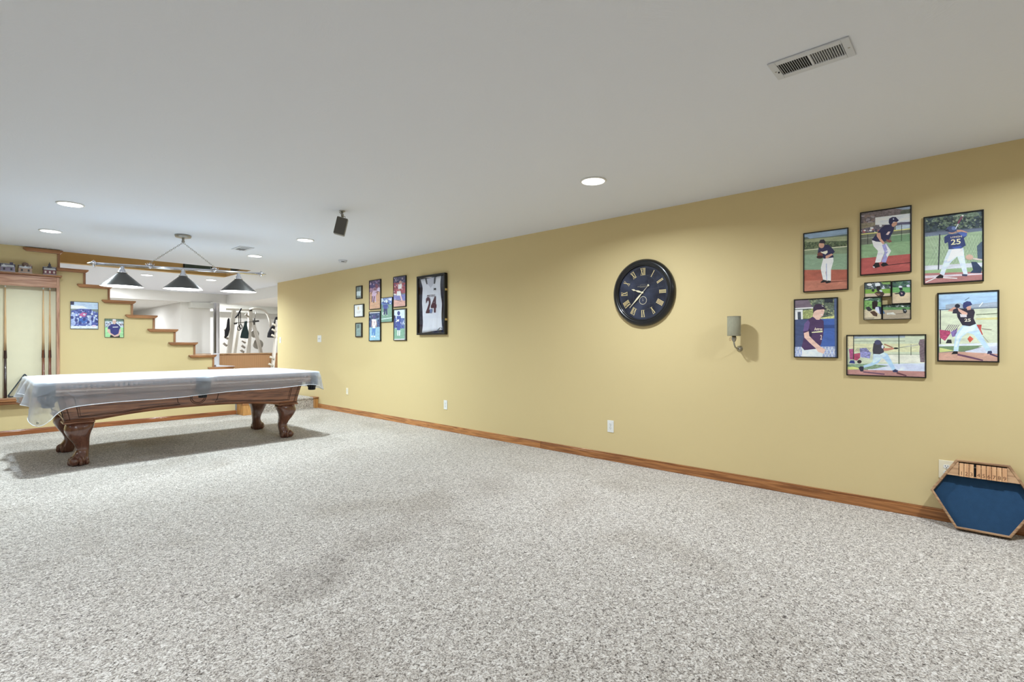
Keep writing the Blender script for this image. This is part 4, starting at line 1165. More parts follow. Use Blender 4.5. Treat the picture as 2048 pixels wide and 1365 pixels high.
small([(1000, 172), (1538, 130), (1532, 785), (1000, 792)], 'small catcher print, upper right of the pinwheel group', fB)
small([(235, 618), (738, 606), (733, 1222), (228, 1232)], 'small catcher print, lower left of the pinwheel group', fC)
small([(745, 806), (1532, 792), (1528, 1212), (742, 1225)], 'small catcher print, lower right of the pinwheel group', fD)
# 9 wide print of batter mid-swing
p = Pic(0, F0, 1680, 660, 10.78)
p.poly((190, 200, 170), [(130, 110), (1860, 100), (1860, 760), (130, 760)], .12); p.poly((140, 156, 172), [(290, 120), (1400, 110), (1400, 170), (290, 190)], .2); p.line((120, 130, 110), [(300, 245), (1400, 240)], 10)
p.poly((206, 206, 160), [(300, 300), (1840, 300), (1840, 480), (300, 480)], .12); p.poly((214, 200, 156), [(150, 120), (290, 120), (290, 400), (150, 400)], .2); p.line((110, 120, 104), [(700, 530), (1720, 530)], 8); p.poly((214, 214, 196), [(700, 540), (1840, 540), (1840, 720), (700, 700)], .12)
p.poly((196, 206, 232), [(600, 740), (1840, 720), (1840, 900), (600, 880)], .08); p.poly((120, 148, 116), [(160, 750), (600, 730), (1050, 780), (700, 850), (480, 860), (160, 820)], .3); p.poly((196, 204, 110), [(160, 800), (300, 800), (500, 850), (160, 860)])
p.poly((178, 122, 116), [(150, 860), (700, 870), (1850, 900), (1850, 1040), (150, 970)], .15); p.line((96, 60, 90), [(500, 910), (960, 960)], 26); p.line((96, 50, 60), [(1220, 930), (1430, 1000)], 40)
p.poly((170, 70, 120), [(190, 420), (290, 410), (300, 640), (210, 640)], .3); p.poly((176, 60, 96), [(300, 520), (430, 500), (430, 600), (360, 670), (300, 650)], .3); p.poly((130, 130, 186), [(420, 400), (560, 390), (660, 500), (640, 620), (440, 590)], .45); p.ell((46, 36, 44), 415, 690, 48, 38); p.poly((40, 54, 130), [(190, 720), (220, 660), (300, 660), (320, 730)])
for k in range(9): p.line((60, 60, 84), [(320+k*34, 470), (380+k*34, 390)], 7)
p.line((40, 44, 40), [(290, 120), (290, 640)], 18); p.line((50, 70, 50), [(1267, 110), (1270, 740)], 20); p.line((60, 70, 60), [(1530, 320), (1528, 550)], 14)
p.poly((110, 92, 100), [(1690, 300), (1720, 210), (1820, 200), (1840, 400), (1820, 700), (1730, 700), (1710, 480), (1720, 360)], .4)
p.poly((160, 196, 232), [(720, 520), (920, 480), (1020, 520), (1100, 660), (1210, 870), (1130, 880), (1040, 740), (960, 640), (900, 610), (820, 720), (680, 780), (510, 820), (500, 770), (640, 730), (700, 690)])
p.poly((190, 214, 240), [(730, 530), (940, 500), (1000, 560), (880, 620), (780, 700), (700, 720)]); p.poly((34, 34, 58), [(395, 820), (440, 790), (510, 800), (500, 900), (440, 900)]); p.poly((40, 44, 84), [(1130, 880), (1190, 850), (1250, 880), (1240, 920), (1140, 915)])
p.poly((56, 54, 66), [(700, 440), (720, 300), (800, 220), (880, 260), (960, 380), (940, 490), (850, 530), (710, 520)]); p.ell((62, 64, 100), 810, 270, 70, 52)
p.poly((196, 122, 96), [(930, 400), (1160, 390), (1160, 420), (1000, 455), (940, 450)]); p.line((170, 104, 80), [(950, 310), (1130, 385)], 24); p.ell((40, 44, 40), 1205, 400, 52, 20); p.line((120, 128, 120), [(1260, 388), (1420, 368)], 9); p.line((180, 180, 160), [(1400, 370), (1690, 325)], 24)
p.ell((210, 212, 226), 915, 365, 24, 40)
p.build([(132, 108), (1858, 100), (1862, 1042), (135, 985)], 'wide framed photo of a batter finishing a swing, lowest in cluster', .018, .007)
# 10 batter waiting, pale trousers
p = Pic(0, F0, 1860, 570, 8.03)
p.poly((158, 192, 226), [(110, 130), (1105, 80), (1105, 400), (110, 420)], .08); p.poly((150, 164, 180), [(250, 320), (480, 290), (560, 330), (1080, 270), (1080, 370), (250, 400)], .2); p.line((220, 226, 236), [(850, 280), (790, 350)], 16)
p.line((50, 58, 66), [(140, 400), (700, 378), (1090, 362)], 10); p.poly((200, 208, 178), [(140, 410), (1090, 372), (1095, 960), (140, 960)], .1); p.poly((206, 200, 130), [(740, 540), (1090, 520), (1090, 560), (740, 560)]); p.line((130, 140, 110), [(740, 480), (1090, 460)], 18, .4)
p.line((40, 40, 46), [(165, 400), (165, 950)], 18); p.poly((176, 60, 100), [(150, 720), (320, 740), (330, 780), (240, 900), (160, 850)], .3); p.poly((120, 96, 160), [(330, 760), (440, 700), (420, 820), (360, 840)], .3); p.poly((44, 44, 50), [(250, 940), (280, 880), (340, 880), (350, 940)])
for k in range(6): p.line((80, 50, 84), [(240+k*32, 740), (310+k*32, 640)], 9)
p.poly((190, 66, 60), [(745, 640), (830, 640), (820, 720), (850, 800), (820, 815)], .3); p.poly((206, 80, 60), [(600, 870), (640, 820), (700, 870), (640, 930)], .4); p.line((110, 84, 70), [(830, 705), (990, 725)], 10); p.line((120, 110, 110), [(850, 820), (940, 925)], 6)
p.poly((210, 218, 236), [(140, 960), (1095, 930), (1100, 1010), (140, 990)]); p.poly((104, 132, 92), [(150, 990), (850, 975), (700, 1030), (500, 1075), (150, 1020)], .25); p.poly((196, 204, 120), [(150, 1010), (400, 1060), (150, 1085)]); p.poly((196, 202, 222), [(560, 1070), (900, 990), (1100, 980), (1100, 1120), (600, 1100)])
p.poly((198, 148, 128), [(140, 1090), (450, 1075), (1105, 1110), (1110, 1230), (140, 1225)], .15); p.line((96, 56, 84), [(440, 1120), (640, 1165), (850, 1220)], 30); p.line((70, 46, 84), [(960, 1110), (1100, 1155)], 26)
p.poly((178, 208, 238), [(520, 650), (740, 630), (800, 740), (880, 890), (990, 1060), (910, 1075), (830, 960), (700, 800), (600, 770), (520, 830), (470, 930), (455, 1070), (375, 1080), (390, 920), (410, 800)])
p.poly((206, 226, 246), [(530, 680), (730, 650), (780, 730), (600, 760), (480, 840), (430, 1000), (400, 1000), (430, 820)]); p.poly(BLK, [(340, 1115), (380, 1068), (445, 1068), (445, 1112)]); p.poly((40, 48, 84), [(915, 1115), (930, 1065), (990, 1060), (1000, 1100)])
p.poly((44, 40, 56), [(370, 400), (430, 375), (520, 380), (700, 390), (722, 440), (700, 540), (740, 625), (640, 665), (520, 650), (440, 520), (430, 460), (360, 460)])
p.poly((204, 146, 124), [(280, 420), (380, 355), (430, 370), (370, 400), (360, 430)]); p.poly((214, 164, 144), [(440, 370), (500, 400), (600, 450), (600, 480), (520, 480), (460, 420)]); p.ell((30, 34, 50), 440, 340, 42, 34)
p.poly((206, 150, 132), [(580, 350), (660, 340), (655, 400), (600, 410)]); p.poly((46, 54, 108), [(525, 340), (535, 290), (590, 262), (650, 270), (680, 320), (600, 350), (560, 385), (530, 370)]); p.poly((212, 206, 210), [(480, 470), (590, 480), (590, 520), (490, 520)]); p.text((230, 214, 190), '25', 605, 570, 50, 1.2)
p.line((90, 110, 140), [(560, 250), (630, 205)], 10)
p.build([(108, 132), (1106, 80), (1124, 1245), (122, 1238)], 'framed photo of a batter in pale blue trousers waiting, lower right', .018, .008)

# --- cluster on the left part of the wall
FS = WX-.022
s_ = 9.1
def fig(p, x, y, h, top, leg, skin=(170, 110, 90), lean=0):
    """small standing player: head, shirt, two legs"""
    w_ = h*.2
    p.ell(skin, x+lean, y+h*.06, h*.055, h*.065)
    p.poly(top, [(x-w_*.9+lean, y+h*.16), (x+w_*.9+lean, y+h*.16), (x+w_*.75, y+h*.5), (x-w_*.7, y+h*.5)])
    p.line(skin, [(x-w_*.9+lean, y+h*.2), (x-w_*1.2, y+h*.42)], h*.05); p.line(skin, [(x+w_*.9+lean, y+h*.2), (x+w_*1.2, y+h*.42)], h*.05)
    p.poly(leg, [(x-w_*.7, y+h*.48), (x+w_*.7, y+h*.48), (x+w_*.75, y+h*.96), (x+w_*.3, y+h*.96), (x, y+h*.6), (x-w_*.3, y+h*.96), (x-w_*.75, y+h*.96)])
    p.ell((230, 230, 236), x-w_*.6, y+h*.98, h*.05, h*.022); p.ell((230, 230, 236), x+w_*.6, y+h*.98, h*.05, h*.022)
p = Pic(0, FS, 700, 540, s_)    # basketball player dribbling
p.poly((70, 56, 110), [(340, 190), (550, 170), (550, 420), (340, 400)], .4); p.crowd(350, 200, 540, 400, 60, [(50, 44, 96), (120, 96, 140), (180, 160, 190), (110, 60, 90), (40, 36, 70)], 13, 20, 12); p.poly((150, 110, 140), [(340, 340), (550, 300), (550, 430), (340, 420)], .4); p.poly((204, 152, 116), [(340, 410), (550, 400), (550, 720), (340, 725)], .08)
p.ell((60, 50, 120), 400, 290, 22, 50); p.ell((130, 60, 90), 480, 300, 24, 40); p.ell((206, 190, 220), 520, 360, 30, 40)
fig(p, 430, 340, 250, (206, 176, 206), (196, 160, 196), (120, 70, 70), 20); p.line((90, 50, 50), [(400, 480), (395, 590)], 16); p.line((90, 50, 50), [(440, 480), (420, 600)], 16); p.line((120, 70, 60), [(460, 410), (520, 390)], 14)
p.build([(338, 200), (552, 165), (550, 710), (350, 726)], 'framed photo of a basketball player in white on court, upper left of the sports group', .022, .009)
p = Pic(0, FS, 700, 540, s_)    # basketball jump shot
p.poly((54, 50, 90), [(780, 130), (1015, 100), (1015, 250), (780, 260)], .4); p.crowd(790, 130, 990, 250, 36, [(40, 38, 70), (90, 84, 120), (150, 140, 160)], 12, 20, 13); p.poly((170, 70, 84), [(780, 240), (1015, 230), (1015, 420), (780, 440)], .4); p.crowd(790, 260, 990, 470, 70, [(190, 90, 96), (110, 50, 76), (206, 160, 160), (90, 80, 130), (140, 60, 70)], 12, 16, 14); p.poly((110, 110, 180), [(780, 470), (1015, 440), (1015, 560), (780, 540)], .3)
p.poly((206, 150, 136), [(780, 550), (1015, 560), (1015, 670), (780, 685)], .1); p.line((90, 50, 50), [(800, 545), (930, 570)], 8); p.poly((230, 230, 242), [(782, 430), (840, 440), (830, 465), (782, 462)])
p.ell((190, 150, 140), 915, 230, 26, 34); p.poly((222, 222, 236), [(870, 270), (940, 250), (935, 340), (870, 350)]); p.poly((236, 236, 246), [(850, 390), (915, 385), (925, 470), (845, 470)]); p.line((220, 180, 170), [(915, 470), (940, 560)], 22); p.line((190, 120, 110), [(870, 350), (905, 380)], 20)
p.build([(778, 130), (1015, 98), (1008, 668), (790, 686)], 'framed photo of a basketball shooter before a red crowd, upper right of sports group', .022, .009)
p = Pic(0, FS, 700, 540, s_)    # football runner, centre
p.poly((70, 110, 186), [(555, 510), (765, 495), (765, 640), (555, 640)], .35); p.crowd(560, 515, 755, 630, 44, [(50, 80, 150), (110, 140, 200), (190, 206, 230), (40, 56, 110)], 12, 18, 15); p.ell((196, 214, 240), 575, 550, 26, 40); p.ell((206, 222, 244), 660, 570, 20, 30); p.poly((112, 152, 130), [(555, 635), (765, 630), (765, 950), (555, 960)], .12); p.line((190, 212, 206), [(560, 900), (765, 870)], 18)
fig(p, 640, 600, 230, (50, 64, 150), (40, 46, 96), (60, 74, 160)); p.line((220, 226, 236), [(600, 770), (590, 820)], 16)
p.build([(553, 512), (766, 494), (766, 945), (565, 962)], 'framed photo of a football player running on green turf, centre of the group', .022, .006)
p = Pic(0, FS, 700, 540, s_)    # football player in white jersey
p.poly((52, 70, 116), [(340, 780), (545, 765), (545, 1050), (340, 1060)], .4); p.crowd(350, 800, 530, 1050, 50, [(40, 54, 96), (84, 110, 150), (120, 150, 176), (30, 40, 76)], 14, 20, 16); p.poly((132, 176, 196), [(340, 1050), (545, 1040), (545, 1280), (340, 1290)], .12); p.poly((226, 234, 244), [(345, 778), (540, 768), (540, 780), (345, 795)])
p.ell((70, 60, 120), 430, 860, 26, 34); p.poly((236, 232, 244), [(390, 900), (470, 900), (475, 960), (450, 1065), (410, 1065), (392, 960)]); p.text((150, 50, 70), '7', 435, 975, 60, 1.0); p.poly((70, 120, 190), [(400, 1065), (460, 1065), (450, 1200), (430, 1200), (425, 1110), (410, 1190), (390, 1190)]); p.line((206, 170, 160), [(398, 930), (390, 1040)], 12); p.line((206, 170, 160), [(470, 930), (476, 1040)], 14)
p.ell((240, 240, 246), 395, 1215, 16, 14); p.ell((240, 240, 246), 440, 1215, 16, 14)
p.build([(335, 762), (552, 748), (548, 1298), (345, 1300)], 'black framed photo of a football player in white jersey, lower left', .022, .012)
p = Pic(0, FS, 700, 540, s_)    # football player in blue uniform
p.poly((196, 210, 236), [(785, 740), (985, 725), (985, 900), (785, 890)], .06); p.poly((70, 96, 160), [(785, 880), (985, 880), (985, 1080), (785, 1080)], .4); p.crowd(795, 890, 980, 1080, 50, [(50, 70, 130), (120, 146, 196), (196, 206, 226), (40, 50, 96)], 12, 18, 17); p.poly((112, 156, 130), [(785, 1070), (985, 1070), (985, 1270), (785, 1275)], .12); p.poly((230, 236, 244), [(790, 1262), (985, 1255), (985, 1272), (790, 1280)])
p.ell((50, 60, 130), 880, 790, 26, 40); p.ell((60, 50, 90), 805, 860, 20, 30); p.poly((54, 70, 150), [(845, 840), (920, 840), (915, 950), (905, 1100), (850, 1100), (850, 950)]); p.line((222, 226, 236), [(865, 1100), (865, 1200)], 18); p.line((222, 226, 236), [(900, 1100), (895, 1200)], 18); p.poly((220, 220, 236), [(850, 910), (890, 900), (885, 940), (850, 940)]); p.poly((60, 70, 140), [(790, 920), (830, 900), (830, 1060), (790, 1050)])
p.build([(782, 716), (1018, 702), (1016, 1285), (795, 1294)], 'black framed photo of a football player in blue uniform, lower right', .022, .012)
PL = mat('plaque_wood', (44, 36, 28), .4)
p = Pic(0, FS, 700, 540, s_)
p.poly((120, 142, 140), [(118, 310), (190, 300), (190, 505), (120, 515)], .1); p.poly((196, 214, 220), [(105, 400), (192, 385), (185, 470), (110, 475)], .1); p.poly((90, 106, 106), [(130, 325), (165, 320), (165, 380), (130, 385)], .2)
p.build([(100, 300), (210, 285), (210, 520), (105, 535)], 'small dark plaque with silver plate, top of three plaques', .022, .018, name='award_plaque', frame_mat=PL, cat='plaque')
p = Pic(0, FS, 700, 540, s_)
p.poly((226, 228, 234), [(78, 645), (215, 632), (218, 850), (80, 858)], .02); p.ell((214, 190, 150), 145, 700, 14, 34, .2); p.line((180, 180, 180), [(110, 770), (190, 762)], 6); p.line((190, 170, 170), [(115, 790), (180, 785)], 4)
p.build([(68, 636), (243, 618), (243, 855), (72, 864)], 'framed white certificate between the two small plaques', .022, .011, cat='certificate', name='framed_certificate')
p = Pic(0, FS, 700, 540, s_)
p.poly((128, 152, 146), [(108, 985), (182, 978), (184, 1208), (108, 1215)], .12); p.poly((84, 100, 100), [(120, 1000), (165, 995), (165, 1060), (120, 1065)], .2); p.line((84, 100, 96), [(112, 1120), (180, 1115)], 5)
p.build([(92, 968), (210, 960), (210, 1222), (95, 1230)], 'small dark plaque with grey plate, bottom of three plaques', .022, .018, name='award_plaque', frame_mat=PL, cat='plaque')
# --- two unframed-looking photos on the stair wall
p = Pic(1, SY-.012, 120, 590, 13.65)
p.poly((176, 196, 226), [(285, 180), (1045, 210), (1045, 400), (285, 380)], .2); p.poly((54, 54, 84), [(285, 182), (385, 188), (385, 275), (285, 270)]); p.poly((226, 232, 246), [(290, 290), (620, 300), (760, 370), (290, 380)], .1)
p.poly((70, 80, 156), [(310, 430), (560, 380), (820, 400), (1040, 520), (1040, 900), (300, 900)], .5); p.crowd(310, 430, 1030, 900, 150, [(60, 74, 150), (120, 140, 206), (170, 184, 226), (40, 50, 110), (90, 110, 180)], 34, 24, 18); p.poly((150, 166, 214), [(300, 520), (420, 500), (420, 820), (300, 880)], .35); p.poly((150, 166, 206), [(760, 560), (860, 560), (860, 860), (760, 800)], .35)
p.poly((186, 84, 140), [(520, 540), (620, 480), (740, 500), (690, 600), (560, 590)], .2); p.poly((52, 94, 176), [(510, 640), (690, 650), (760, 720), (640, 780), (520, 740)], .2); p.line((200, 214, 240), [(510, 640), (490, 760)], 14); p.line((200, 214, 240), [(930, 590), (925, 740)], 22)
for k in range(7): p.ell((196, 206, 232), 350+k*105, 500+(k*53) % 120, 34, 26, .3); p.ell((44, 54, 120), 330+k*110, 620+(k*71) % 160, 40, 44, .3)
p.poly((206, 214, 236), [(290, 850), (1040, 850), (1040, 920), (290, 920)], .4); p.ell((214, 190, 216), 930, 850, 60, 26); p.ell((54, 60, 120), 840, 420, 26, 28)
p.build([(283, 180), (1048, 208), (1048, 938), (285, 938)], 'bluish team huddle photo on the stair wall beside the cue rack', .012, .004, frame_mat=mat('photo_edge', (60, 70, 90), .4))
p = Pic(1, SY-.012, 120, 590, 13.65)
p.poly((96, 120, 104), [(1220, 650), (1740, 660), (1740, 760), (1220, 760)], .4); p.poly((176, 190, 206), [(1220, 720), (1740, 730), (1740, 900), (1220, 880)], .5); p.crowd(1230, 730, 1730, 880, 60, [(220, 224, 236), (110, 120, 150), (60, 70, 90), (180, 150, 160)], 20, 20, 19); p.poly((150, 206, 140), [(1220, 880), (1740, 890), (1740, 1170), (1220, 1165)], .1)
p.ell((206, 168, 150), 1485, 735, 52, 66); p.poly((214, 206, 214), [(1430, 700), (1440, 665), (1520, 660), (1535, 700)]); p.poly(BLK, [(1380, 1100), (1630, 1100), (1640, 1165), (1365, 1165)])
p.poly((40, 40, 110), [(1320, 870), (1420, 795), (1480, 810), (1560, 790), (1630, 850), (1650, 900), (1620, 950), (1600, 1080), (1480, 1105), (1390, 1080), (1370, 940), (1305, 930)])
p.poly((206, 164, 150), [(1300, 930), (1365, 940), (1380, 1040), (1500, 1110), (1600, 1060), (1620, 960), (1665, 930), (1670, 1000), (1600, 1130), (1490, 1150), (1340, 1060), (1290, 1000)]); p.poly((236, 232, 240), [(1440, 875), (1590, 870), (1590, 888), (1440, 893)])
p.build([(1220, 655), (1745, 660), (1745, 1165), (1222, 1168)], 'photo of a man in navy shirt on the stair wall below the steps', .012, .004, frame_mat=mat('photo_edge_green', (50, 70, 58), .4))
# --- pictures high on the stairwell wall, glimpsed above the ceiling edge
for (x0, x1, zb), lab, col in (((366, 424, 2.515), 'long dark green picture high on the stairwell wall', (74, 92, 86)), ((464, 489, 2.50), 'short dark picture high on the stairwell wall at right', (60, 78, 80))):
    if x0 < 400:
        a = at(x0, 540, 1, OY1).x; b = at(x1, 540, 1, OY1).x
        t = thing('stairwell_picture', lab, 'picture', ((a+b)/2, OY1, zb)); hw = (b-a)/2
    else:
        a = at(x0, 540, 0, OX1).y; b = at(x1, 540, 0, OX1).y
        t = thing('stairwell_picture', lab, 'picture', (OX1-.004, (a+b)/2, zb), (0, 0, -PI/2)); hw = abs(b-a)/2
    bm = bmesh.new(); box(bm, -hw, hw, -.02, -.001, 0, .5); obj('frame', bm, M_BLACK, t)
    bm = bmesh.new(); box(bm, -hw+.02, hw-.02, -.023, -.0205, .02, .48); obj('print', bm, mat('print_dark%d' % x0, col, .4, noise=.5, scale=9), t)

# ------------------------------------------------------------------ framed jersey
JF = WX-.05
p = Pic(0, JF, 820, 530, 8.53)
crn = [p.map(*c) for c in ((108, 203), (590, 130), (592, 1187), (113, 1200))]
jy1 = (crn[0].y+crn[3].y)/2; jy0 = (crn[1].y+crn[2].y)/2
jz0 = (crn[2].z+crn[3].z)/2; jz1 = (crn[0].z+crn[1].z)/2
jt = thing('jersey_display_case', 'deep black display case holding a white number 24 jersey', 'display case', (WX, (jy0+jy1)/2, jz0))
def J(x, y, z): return Vector((x-WX, y-(jy0+jy1)/2, z-jz0))
def jbox(bm, x0, x1, y0, y1, z0, z1):
    a, b = J(x0, y0, z0), J(x1, y1, z1); box(bm, a.x, b.x, a.y, b.y, a.z, b.z)
bm = bmesh.new(); fb = .028
jbox(bm, JF, WX-.001, jy0, jy1, jz0, jz0+fb); jbox(bm, JF, WX-.001, jy0, jy1, jz1-fb, jz1)
jbox(bm, JF, WX-.001, jy0, jy0+fb, jz0+fb, jz1-fb); jbox(bm, JF, WX-.001, jy1-fb, jy1, jz0+fb, jz1-fb)
obj('case_frame', bm, M_BLACK, jt, bevel=.003)
bm = bmesh.new(); jbox(bm, WX-.012, WX-.002, jy0+.01, jy1-.01, jz0+.01, jz1-.01); obj('backing', bm, mat('navy_felt', (26, 28, 52), .9, noise=.3, scale=6), jt)
for zf in (.27, .755):
    bm = bmesh.new(); zz = jz1-(jz1-jz0)*zf; jbox(bm, JF+.004, JF+.042, jy0-.008, jy0-.0005, zz-.014, zz+.014); obj('hinge', bm, mat('brass', (214, 190, 130), .3, metal=.7), jt, bevel=.002)
bm = bmesh.new(); jbox(bm, JF+.010, JF+.012, jy0+fb-.004, jy1-fb+.004, jz0+fb-.004, jz1-fb+.004)
gm, nt, b = nodes('case_glass'); tr_ = nt.nodes.new('ShaderNodeBsdfTransparent'); gl_ = nt.nodes.new('ShaderNodeBsdfGlossy'); gl_.inputs['Roughness'].default_value = .02
mx_ = nt.nodes.new('ShaderNodeMixShader'); mx_.inputs[0].default_value = .05
nt.links.new(tr_.outputs[0], mx_.inputs[1]); nt.links.new(gl_.outputs[0], mx_.inputs[2]); nt.links.new(mx_.outputs[0], nt.nodes['Material Output'].inputs[0])
obj('glass_pane', bm, gm, jt)
# jersey itself: a shaped sheet of cloth with soft folds
JX = WX-.022
p2 = Pic(0, JX, 820, 530, 8.53)
def jp(cx, cy, d=0): 
    q = p2.map(cx, cy); return J(q.x-d, q.y, q.z)
L_ = [(180, 250), (205, 330), (222, 400), (212, 470), (215, 560), (200, 650), (212, 760), (212, 860), (220, 960), (218, 1050), (205, 1165)]
R_ = [(535, 188), (515, 290), (515, 370), (520, 450), (528, 560), (550, 650), (545, 740), (540, 830), (540, 930), (545, 1020), (560, 1110)]
T_ = (270, 215, 440, 190)
bm = bmesh.new(); NX = 28
jer = thing('jersey', 'white sleeveless number 24 jersey inside the display case', 'jersey', (JX, (jy0+jy1)/2, jz0))
off = Vector((WX-JX, 0, 0))
grid = []
for i, (l, r_) in enumerate(zip(L_, R_)):
    row = []
    for k in range(NX+1):
        u = k/NX; cx, cy = l[0]+(r_[0]-l[0])*u, l[1]+(r_[1]-l[1])*u
        if i == 0:
            # neck scoop
            if .25 < u < .75: cy += 130*math.sin((u-.25)/.5*PI)**.8
        if i == 1: cy = l[1]+(r_[1]-l[1])*u+(60*math.sin((u-.25)/.5*PI)**.8 if .25 < u < .75 else 0)
        if i == 2: cy = l[1]+(r_[1]-l[1])*u+(15*math.sin((u-.25)/.5*PI) if .25 < u < .75 else 0)
        d = .0025*math.sin(u*22+i*.7)+.0015*math.sin(u*47+i*2)+.003*math.sin(PI*u)
        row.append(bm.verts.new(jp(cx, cy, d)+off))
    grid.append(row)
for a, b in zip(grid, grid[1:]):
    for k in range(NX):
        f = bm.faces.new((a[k], a[k+1], b[k+1], b[k])); f.smooth = True
o = obj('cloth', bm, mat('jersey_white', (226, 228, 240), .8, noise=.04, scale=20, bump=.3, bscale=200), jer, subd=1)
sm = o.modifiers.new('sol', 'SOLIDIFY'); sm.thickness = .002
M_MAROON = mat('maroon', (72, 18, 42), .7); M_CHAR = mat('charcoal', (44, 46, 62), .8)
def jpoly(name, pts, m, d=.0068):
    bm = bmesh.new(); bm.faces.new([bm.verts.new(jp(*q, d)+off) for q in pts]); bmesh.ops.triangulate(bm, faces=bm.faces[:]); return obj(name, bm, m, jer)
jpoly('neck_trim', [(262, 232), (288, 224), (300, 300), (308, 330), (290, 335), (275, 300)], M_CHAR); jpoly('neck_trim', [(418, 200), (440, 196), (440, 270), (428, 325), (412, 325), (424, 270)], M_CHAR)
jpoly('back_neck', [(288, 224), (418, 200), (424, 270), (410, 320), (360, 395), (308, 330)], mat('jersey_inside', (196, 198, 214), .8), .0064)
jpoly('neck_band', [(286, 222), (420, 198), (421, 214), (290, 238)], M_CHAR, .0075)
def jtext(name, txt, cx, cy, hp_, ws, m, bold=.01):
    q = jp(cx, cy, .0072)+off; q2 = jp(cx, cy+hp_, .0072)+off; size = abs(q.z-q2.z)*1.38
    bm = bmesh.new()
    mtx = Matrix.Translation(q) @ Matrix(((0, 0, -1, 0), (-1, 0, 0, 0), (0, 1, 0, 0), (0, 0, 0, 1))) @ Matrix.Diagonal((ws, 1, 1, 1))
    glyphs(txt, bm, mtx, 0, size, extrude=.0003, bold=bold); return obj(name, bm, m, jer)
jtext('team_name', 'PRETZELS', 362, 530, 34, 1.05, M_MAROON)
jtext('number', '24', 366, 700, 262, .80, M_MAROON, .035)
jpoly('chest_logo', [(409, 399), (418, 398), (421, 412), (427, 416), (433, 411), (437, 396), (446, 395), (441, 412), (434, 417), (441, 421), (447, 434), (438, 434), (434, 424), (427, 420), (421, 425), (418, 437), (409, 438), (412, 425), (420, 418), (412, 414)], M_CHAR, .0072)
jpoly('league_badge', [(345, 765), (370, 750), (388, 762), (386, 800), (366, 830), (345, 815)], mat('badge_blue', (110, 130, 176), .5, noise=.4, scale=60), .0085)
jpoly('hem_trim', [(468, 1118), (520, 1066), (526, 1072), (476, 1124)], M_CHAR, .0062); jpoly('hem_trim', [(536, 1070), (544, 1068), (556, 1096), (548, 1102)], M_CHAR, .0062)
for o in jer.children: pass

# ------------------------------------------------------------------ cue rack on the stair wall
RY = SY-.11
RX0, RX1 = -.55, .862
rk = thing('cue_rack', 'oak wall cabinet for pool cues left of the stair wall photos', 'cue rack', ((RX0+RX1)/2, SY, .44))
def K_(bm, x0, x1, y0, y1, z0, z1): box(bm, x0-(RX0+RX1)/2, x1-(RX0+RX1)/2, y0-SY, y1-SY, z0-.44, z1-.44)
bm = bmesh.new(); K_(bm, RX0, RX1-.03, RY, RY+.02, 1.915, 2.06); obj('header', bm, M_OAKP, rk, bevel=.003)
bm = bmesh.new(); K_(bm, RX0-.03, RX1+.022, RY-.035, SY-.001, 2.062, 2.084); obj('top_shelf', bm, M_OAKX, rk, bevel=.006)
for x0 in (RX0, RX1-.03):
    bm = bmesh.new(); K_(bm, x0, x0+.03, RY, SY-.001, .49, 2.06); obj('side_board', bm, wood('oak_side', (148, 100, 76), (196, 150, 122), 2), rk, bevel=.002)
bm = bmesh.new(); K_(bm, RX0-.02, RX1+.02, RY-.03, SY-.001, .445, .49); obj('bottom_shelf', bm, M_OAKX, rk, bevel=.008)
bm = bmesh.new(); K_(bm, RX0, RX1, SY-.006, SY-.001, .49, 2.06); obj('back_panel', bm, mat('cream_panel', (230, 221, 190), .6), rk)
bm = bmesh.new(); K_(bm, RX0, RX1, RY, RY+.03, .405, .445); obj('lower_moulding', bm, M_OAKX, rk, bevel=.006)
def cue(x, y, label, dark=(66, 36, 24)):
    t = thing('pool_cue', label, 'pool cue', (x, y, .492), group='pool cues in the rack')
    bm = bmesh.new(); tube(bm, [(0, 0, 0), (0, 0, .01), (0, 0, .60)], [.014, .0165, .0125], 14); obj('butt', bm, mat('cue_stain%d' % dark[0], dark, .25, coat=.6, noise=.3, stretch=(1, 1, .1)), t)
    bm = bmesh.new(); tube(bm, [(0, 0, .60), (0, 0, 1.40)], [.0125, .0065], 12); obj('shaft', bm, wood('maple', (206, 160, 108), (232, 196, 150), 2), t)
    bm = bmesh.new(); tube(bm, [(0, 0, 1.40), (0, 0, 1.425), (0, 0, 1.432)], [.0066, .0066, .005], 10); obj('ferrule', bm, M_WPLAST, t)
    bm = bmesh.new()
    for a in range(4):
        q = PI/2*a+.4; c, s = math.cos(q), math.sin(q)
        r0, r1 = .0155, .0138
        f = [(c*r0-s*.006, s*r0+c*.006, .50), (c*r0+s*.006, s*r0-c*.006, .50), (c*.0127, s*.0127, .70)]
        hexa(bm, [f[0], f[1], (f[1][0]*.9, f[1][1]*.9, .50), (f[0][0]*.9, f[0][1]*.9, .50), (f[2][0]-s*.0003, f[2][1]+c*.0003, .70), (f[2][0]+s*.0003, f[2][1]-c*.0003, .70), (f[2][0]*.9, f[2][1]*.9, .70), (f[2][0]*.9, f[2][1]*.9, .70)])
    obj('inlay_point', bm, M_GROOVE, t)
    return t
cue(.352, RY+.055, 'pool cue with nearly black butt standing alone at left in rack', (54, 34, 28))
cue(.706, RY+.055, 'pool cue left of the pair at the right side of the rack', (120, 66, 36))
cue(.770, RY+.055, 'pool cue right of the pair at the right side of the rack', (112, 58, 34))
